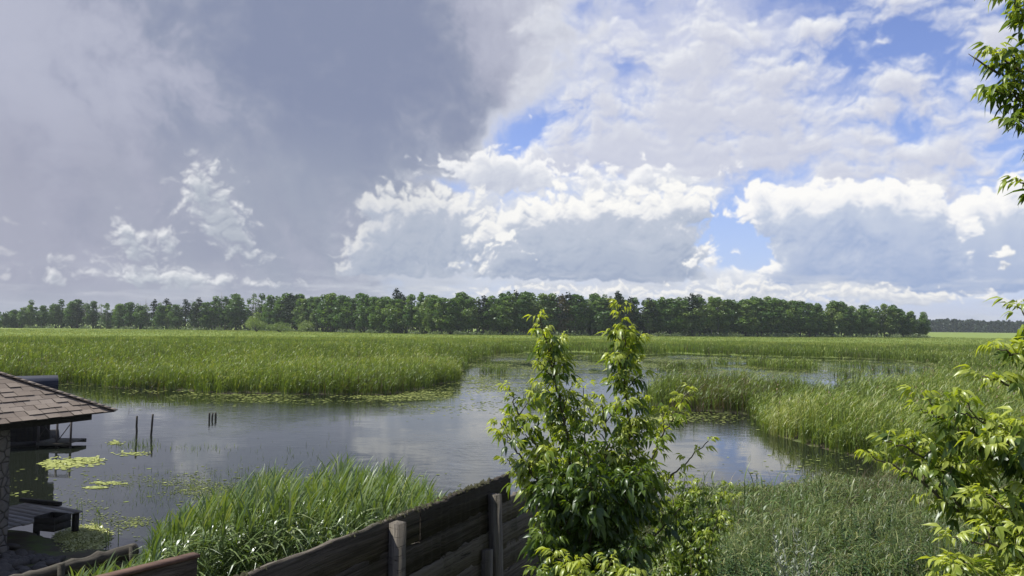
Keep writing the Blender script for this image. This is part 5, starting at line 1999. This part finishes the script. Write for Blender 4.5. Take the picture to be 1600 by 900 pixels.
def build_right_tree():
    g = at(1900, 1000, 3.6)
    zb = float(land_z(np.array([g.x]), np.array([g.y]))[0])
    root = thing('ash_maple_tree', 'large leafy tree whose branches reach in from the right edge', 'tree', (g.x, g.y, zb))
    p = Plant(91, 0.080)
    trunk = [np.array([g.x, g.y, zb - 0.1]), np.array([g.x - 0.05, g.y + 0.05, 4.6]), np.array([g.x + 0.05, g.y, 6.2]), np.array([g.x - 0.05, g.y + 0.1, 8.2]), np.array([g.x, g.y, 9.6])]
    p.wood.tube(trunk, [0.12, 0.105, 0.09, 0.06, 0.02], 10)

    def limb(px, ds, r0, start, **kw):
        k = dict(t0=0.30, step=0.055, young=0.78, twigs=0.42, twig_len=0.30, size=1.0, dens=0.86)
        k.update(kw)
        st = trunk[1] if start is None else np.array([g.x, g.y, start])
        p.shoot([st] + line(px, 0, ds), r0, 0.003, **k)
    # lower boughs, from the trunk outside the picture towards the left
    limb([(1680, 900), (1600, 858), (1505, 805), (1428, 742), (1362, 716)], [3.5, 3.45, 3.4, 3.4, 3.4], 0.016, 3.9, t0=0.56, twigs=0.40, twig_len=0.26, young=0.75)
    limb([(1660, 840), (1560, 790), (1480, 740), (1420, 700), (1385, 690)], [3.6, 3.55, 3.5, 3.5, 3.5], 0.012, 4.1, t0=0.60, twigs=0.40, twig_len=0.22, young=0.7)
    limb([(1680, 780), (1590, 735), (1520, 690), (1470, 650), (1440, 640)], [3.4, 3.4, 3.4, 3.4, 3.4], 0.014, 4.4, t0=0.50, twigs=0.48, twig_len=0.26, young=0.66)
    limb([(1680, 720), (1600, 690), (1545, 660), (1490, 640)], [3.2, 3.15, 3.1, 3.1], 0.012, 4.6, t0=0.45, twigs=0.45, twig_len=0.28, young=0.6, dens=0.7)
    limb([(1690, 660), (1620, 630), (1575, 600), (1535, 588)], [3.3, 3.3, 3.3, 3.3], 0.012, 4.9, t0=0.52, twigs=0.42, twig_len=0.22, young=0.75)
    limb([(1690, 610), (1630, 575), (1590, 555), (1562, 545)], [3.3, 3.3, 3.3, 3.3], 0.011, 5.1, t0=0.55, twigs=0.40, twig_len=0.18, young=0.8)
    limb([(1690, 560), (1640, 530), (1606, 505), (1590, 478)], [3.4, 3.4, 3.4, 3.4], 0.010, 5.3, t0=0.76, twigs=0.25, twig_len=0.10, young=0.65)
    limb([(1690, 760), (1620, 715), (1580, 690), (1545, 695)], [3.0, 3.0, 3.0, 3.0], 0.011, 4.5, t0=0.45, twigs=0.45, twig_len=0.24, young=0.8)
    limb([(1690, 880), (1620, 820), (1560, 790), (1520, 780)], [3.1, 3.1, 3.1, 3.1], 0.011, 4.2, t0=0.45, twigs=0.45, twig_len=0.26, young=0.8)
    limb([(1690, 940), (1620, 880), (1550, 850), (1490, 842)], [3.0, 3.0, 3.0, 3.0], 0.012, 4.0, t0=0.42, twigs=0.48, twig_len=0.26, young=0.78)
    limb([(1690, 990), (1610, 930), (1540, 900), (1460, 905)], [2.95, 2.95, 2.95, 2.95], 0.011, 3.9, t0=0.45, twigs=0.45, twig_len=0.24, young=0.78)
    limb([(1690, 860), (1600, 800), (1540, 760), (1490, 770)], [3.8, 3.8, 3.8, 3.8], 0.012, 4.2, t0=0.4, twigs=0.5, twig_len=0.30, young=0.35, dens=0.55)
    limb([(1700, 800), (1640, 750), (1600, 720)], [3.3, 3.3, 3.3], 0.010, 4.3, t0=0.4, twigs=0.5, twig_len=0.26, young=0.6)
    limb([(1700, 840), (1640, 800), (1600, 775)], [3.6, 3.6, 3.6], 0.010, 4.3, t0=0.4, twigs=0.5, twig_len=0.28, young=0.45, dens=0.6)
    # the upper boughs
    limb([(1700, 200), (1640, 150), (1590, 110), (1556, 78)], [3.4, 3.4, 3.4, 3.4], 0.013, 6.9, t0=0.55, twigs=0.50, twig_len=0.20, young=0.62)
    limb([(1700, 240), (1640, 190), (1590, 150), (1548, 142)], [3.4, 3.4, 3.4, 3.4], 0.012, 6.8, t0=0.55, twigs=0.50, twig_len=0.20, young=0.5)
    limb([(1710, 150), (1650, 80), (1600, 20), (1572, -12)], [3.4, 3.4, 3.4, 3.4], 0.012, 7.1, t0=0.60, twigs=0.45, twig_len=0.18, young=0.6)
    limb([(1700, 270), (1650, 230), (1615, 200), (1588, 185)], [3.3, 3.3, 3.3, 3.3], 0.010, 6.6, t0=0.55, twigs=0.42, twig_len=0.16, young=0.4)
    limb([(1700, 350), (1650, 315), (1615, 292), (1594, 284)], [3.3, 3.3, 3.3, 3.3], 0.010, 6.4, t0=0.84, twigs=0.2, twig_len=0.08, young=0.55)
    # more of the crown outside the picture, so that the tree is whole from a step aside
    rng = p.rng
    for k in range(20):
        a = rng.uniform(-1.6, 1.9)
        z0 = rng.uniform(4.6, 8.8)
        L = rng.uniform(0.8, 1.7)
        st = np.array([g.x, g.y, z0])
        e = st + np.array([math.cos(a) * L, math.sin(a) * L, rng.uniform(0.2, 0.8)])
        p.shoot([st, (st + e) / 2 + np.array([0, 0, 0.12]), e], 0.014, 0.003, t0=0.3, step=0.07, young=0.5, twigs=0.4, twig_len=0.35)
    # two bare dead twigs
    q = line([(1562, 116), (1536, 100), (1513, 84)], 3.4)
    p.wood.tube(q, [0.006, 0.004, 0.0015], 5)
    p.wood.tube([q[1], *line([(1524, 90), (1520, 104)], 3.4)], [0.004, 0.003, 0.001], 5)
    p.finish(root)
    print('tree leaves', p.n)


build_shrub()
small_sapling('ash_maple_sapling', 'low bright sapling shoots at the foot of the tall shrub', (920, 960), 4.4,
              [([(905, 920), (885, 885), (868, 868)], 4.4, {}), ([(930, 925), (940, 895), (955, 880)], 4.35, {}), ([(900, 930), (905, 900), (900, 876)], 4.3, {}), ([(935, 930), (965, 905), (985, 890)], 4.3, {}), ([(890, 940), (865, 905), (845, 888)], 4.5, dict(young=0.5))], 101, 0.088)
small_sapling('willow_sapling', 'slender pale green sapling in the sedge right of the tall shrub', (1065, 900), 7.2,
              [([(1075, 860), (1090, 800), (1098, 752)], 7.2, dict(step=0.045)), ([(1085, 860), (1115, 800), (1138, 755)], 7.2, dict(step=0.045)), ([(1060, 860), (1055, 800), (1050, 765)], 7.3, dict(step=0.045)), ([(1080, 870), (1120, 830), (1150, 775)], 7.1, dict(step=0.05)), ([(1070, 870), (1072, 810), (1070, 745)], 7.4, dict(step=0.045)), ([(1040, 880), (1030, 830), (1035, 790)], 7.0, dict(step=0.045)), ([(1095, 880), (1110, 850), (1120, 810)], 6.9, dict(step=0.045))], 103, 0.075, 'sapling', 0.6)
build_right_tree()


# ------------------------------------------------------------------ weeds
WORMWOOD = leaf_mat('silver_leaf', [(0.0, (0.160, 0.190, 0.140)), (1.0, (0.360, 0.400, 0.320))], 0.2, (0.9, 1.0, 0.7), 0.03, 0.3, 3.0)


def build_wormwood():
    rng = np.random.RandomState(111)
    b = ground(1250, 985, 3.0)
    zb = float(land_z(np.array([b.x]), np.array([b.y]))[0])
    root = thing('wormwood', 'feathery silver grey weed standing in the sedge at the lower edge', 'weed', (b.x, b.y, zb))
    st, lf = MB(), MB()
    for k in range(14):
        a = rng.rand() * 6.28
        ln = rng.uniform(0.05, 0.42)
        H = (at(1250, 838, b.y).z - zb) * rng.uniform(0.80, 1.04)
        pts = [np.array([math.cos(a) * ln * t * t + rng.normal() * 0.01, math.sin(a) * ln * t * t, H * t - 0.05]) for t in np.linspace(0, 1, 7)]
        st.tube(pts, np.linspace(0.006, 0.002, 7), 4, 0.5, 0, False)
        m = 46
        f = rng.uniform(0.25, 1.0, m)
        base = np.stack([np.interp(f, np.linspace(0, 1, 7), [q[i] for q in pts]) for i in range(3)], -1)
        blades(lf, base, 0.14 * (1.25 - f) * rng.uniform(0.7, 1.3, m) + 0.02, rng.rand(m) * 6.28, rng.uniform(0.5, 0.9, m), rng.uniform(0.0, 0.4, m), 0.030 * (1.2 - f * 0.5), 2, rng.rand(m))
    print('wormwood', tuple(b), zb, H)
    st.build('stem', WORMWOOD, root)
    lf.build('foliage', WORMWOOD, root)


build_wormwood()
NETTLE = leaf_mat('nettle_leaf', [(0.0, (0.030, 0.062, 0.024)), (0.6, (0.062, 0.110, 0.036)), (1.0, (0.120, 0.175, 0.060))], 0.3, (1.0, 1.0, 0.35), 0.03, 0.3, 2.0)


def weed_bed(name, label, spots, seed, hmin, hmax, z=2.6, leaf=0.10, cat='weeds'):
    """upright nettle-like stems in opposite pairs of toothed leaves"""
    rng = np.random.RandomState(seed)
    mb = MB()
    for (px, py, sx, sy, k) in spots:
        for _ in range(k):
            g = ground(px + rng.normal() * sx, py + rng.normal() * sy, z)
            zb = float(land_z(np.array([g.x]), np.array([g.y]))[0])
            H = rng.uniform(hmin, hmax)
            ln = rng.normal(size=2) * 0.12
            t = np.linspace(0, 1, 6)
            pts = np.stack([g.x + ln[0] * t ** 2, g.y + ln[1] * t ** 2, zb + H * t - 0.03], -1)
            mb.tube(pts, np.linspace(0.005, 0.002, 6), 4, 0.3, 0, False)
            m = int(H / 0.055)
            f = np.repeat(np.linspace(0.18, 1.0, m), 2)
            base = np.stack([np.interp(f, t, pts[:, i]) for i in range(3)], -1)
            az = np.repeat(np.arange(m) * 1.57, 2) + np.tile([0, math.pi], m) + rng.normal(size=2 * m) * 0.25
            L = leaf * np.sin(np.pi * np.clip(f * 0.85 + 0.12, 0, 1)) * rng.uniform(0.8, 1.3, 2 * m) + 0.02
            blades(mb, base, L, az, rng.uniform(0.7, 1.0, 2 * m), rng.uniform(0.2, 0.9, 2 * m), L * 0.48, 3, np.clip(0.3 + 0.5 * f ** 2 + rng.normal(size=2 * m) * 0.12, 0, 1), 0, rng.normal(size=2 * m) * 0.4)
    tag(mb.build(name, NETTLE), label, cat, kind='stuff')


weed_bed('nettles', 'dark leafy nettles and weeds crowding the foot of the tall shrub', [(1040, 905, 50, 14, 70), (1110, 890, 40, 14, 40), (1000, 930, 60, 15, 50), (860, 935, 40, 12, 30), (1150, 850, 40, 12, 22), (1390, 905, 50, 12, 40), (1300, 900, 60, 12, 36), (1180, 885, 50, 14, 50), (1120, 830, 60, 16, 40), (1400, 840, 60, 14, 30), (1340, 800, 60, 10, 16)], 131, 0.7, 1.35)


def rush(px, py, top, n, label, seed, z=0.02):
    rng = np.random.RandomState(seed)
    g = ground(px, py, z)
    mb = MB()
    H = at(px, top, g.y).z - z
    for k in range(n):
        h = H * rng.uniform(0.6, 1.02)
        blades(mb, np.array([[rng.normal() * 0.07, rng.normal() * 0.07, -0.15]]), h + 0.15, rng.rand() * 6.28, rng.uniform(0.03, 0.35), rng.uniform(0, 0.15), 0.022, 4, 0.3 + 0.4 * rng.rand(), 0)
        if rng.rand() < 0.5:
            a = rng.rand() * 6.28
            c = np.array([math.cos(a) * 0.06, math.sin(a) * 0.06, h * 0.8])
            for q in range(3):
                blades(mb, c[None] + np.array([[0, 0, q * 0.05]]), 0.16, a + q, 0.6, 0.2, 0.025, 2, 0.5, 0)
    o = mb.build('rush', REED)
    o.location = (g.x, g.y, z)
    tag(o, label, 'rush')


rush(124, 806, 772, 5, 'thin leafy rush standing alone beyond the landing stage beam', 121)
rush(152, 828, 793, 9, 'dense dark rush clump rising behind the duckweed mat', 122)
rush(176, 850, 812, 7, 'sparse thin rush stems beside the far end of the log beam', 123)


# ------------------------------------------------------------------ the air
def build_haze():
    mb = MB()
    mb.box((0, 1000, 22), (4200, 2300, 52))
    m, out = new_mat('haze_air')
    v = nd('ShaderNodeVolumePrincipled')
    v.inputs['Density'].default_value = 0.00012
    v.inputs['Color'].default_value = (0.84, 0.93, 0.96, 1)
    v.inputs['Anisotropy'].default_value = 0.2
    lk(v.outputs[0], out.inputs['Volume'])
    o = mb.build('haze', m)
    tag(o, kind='stuff')


build_haze()
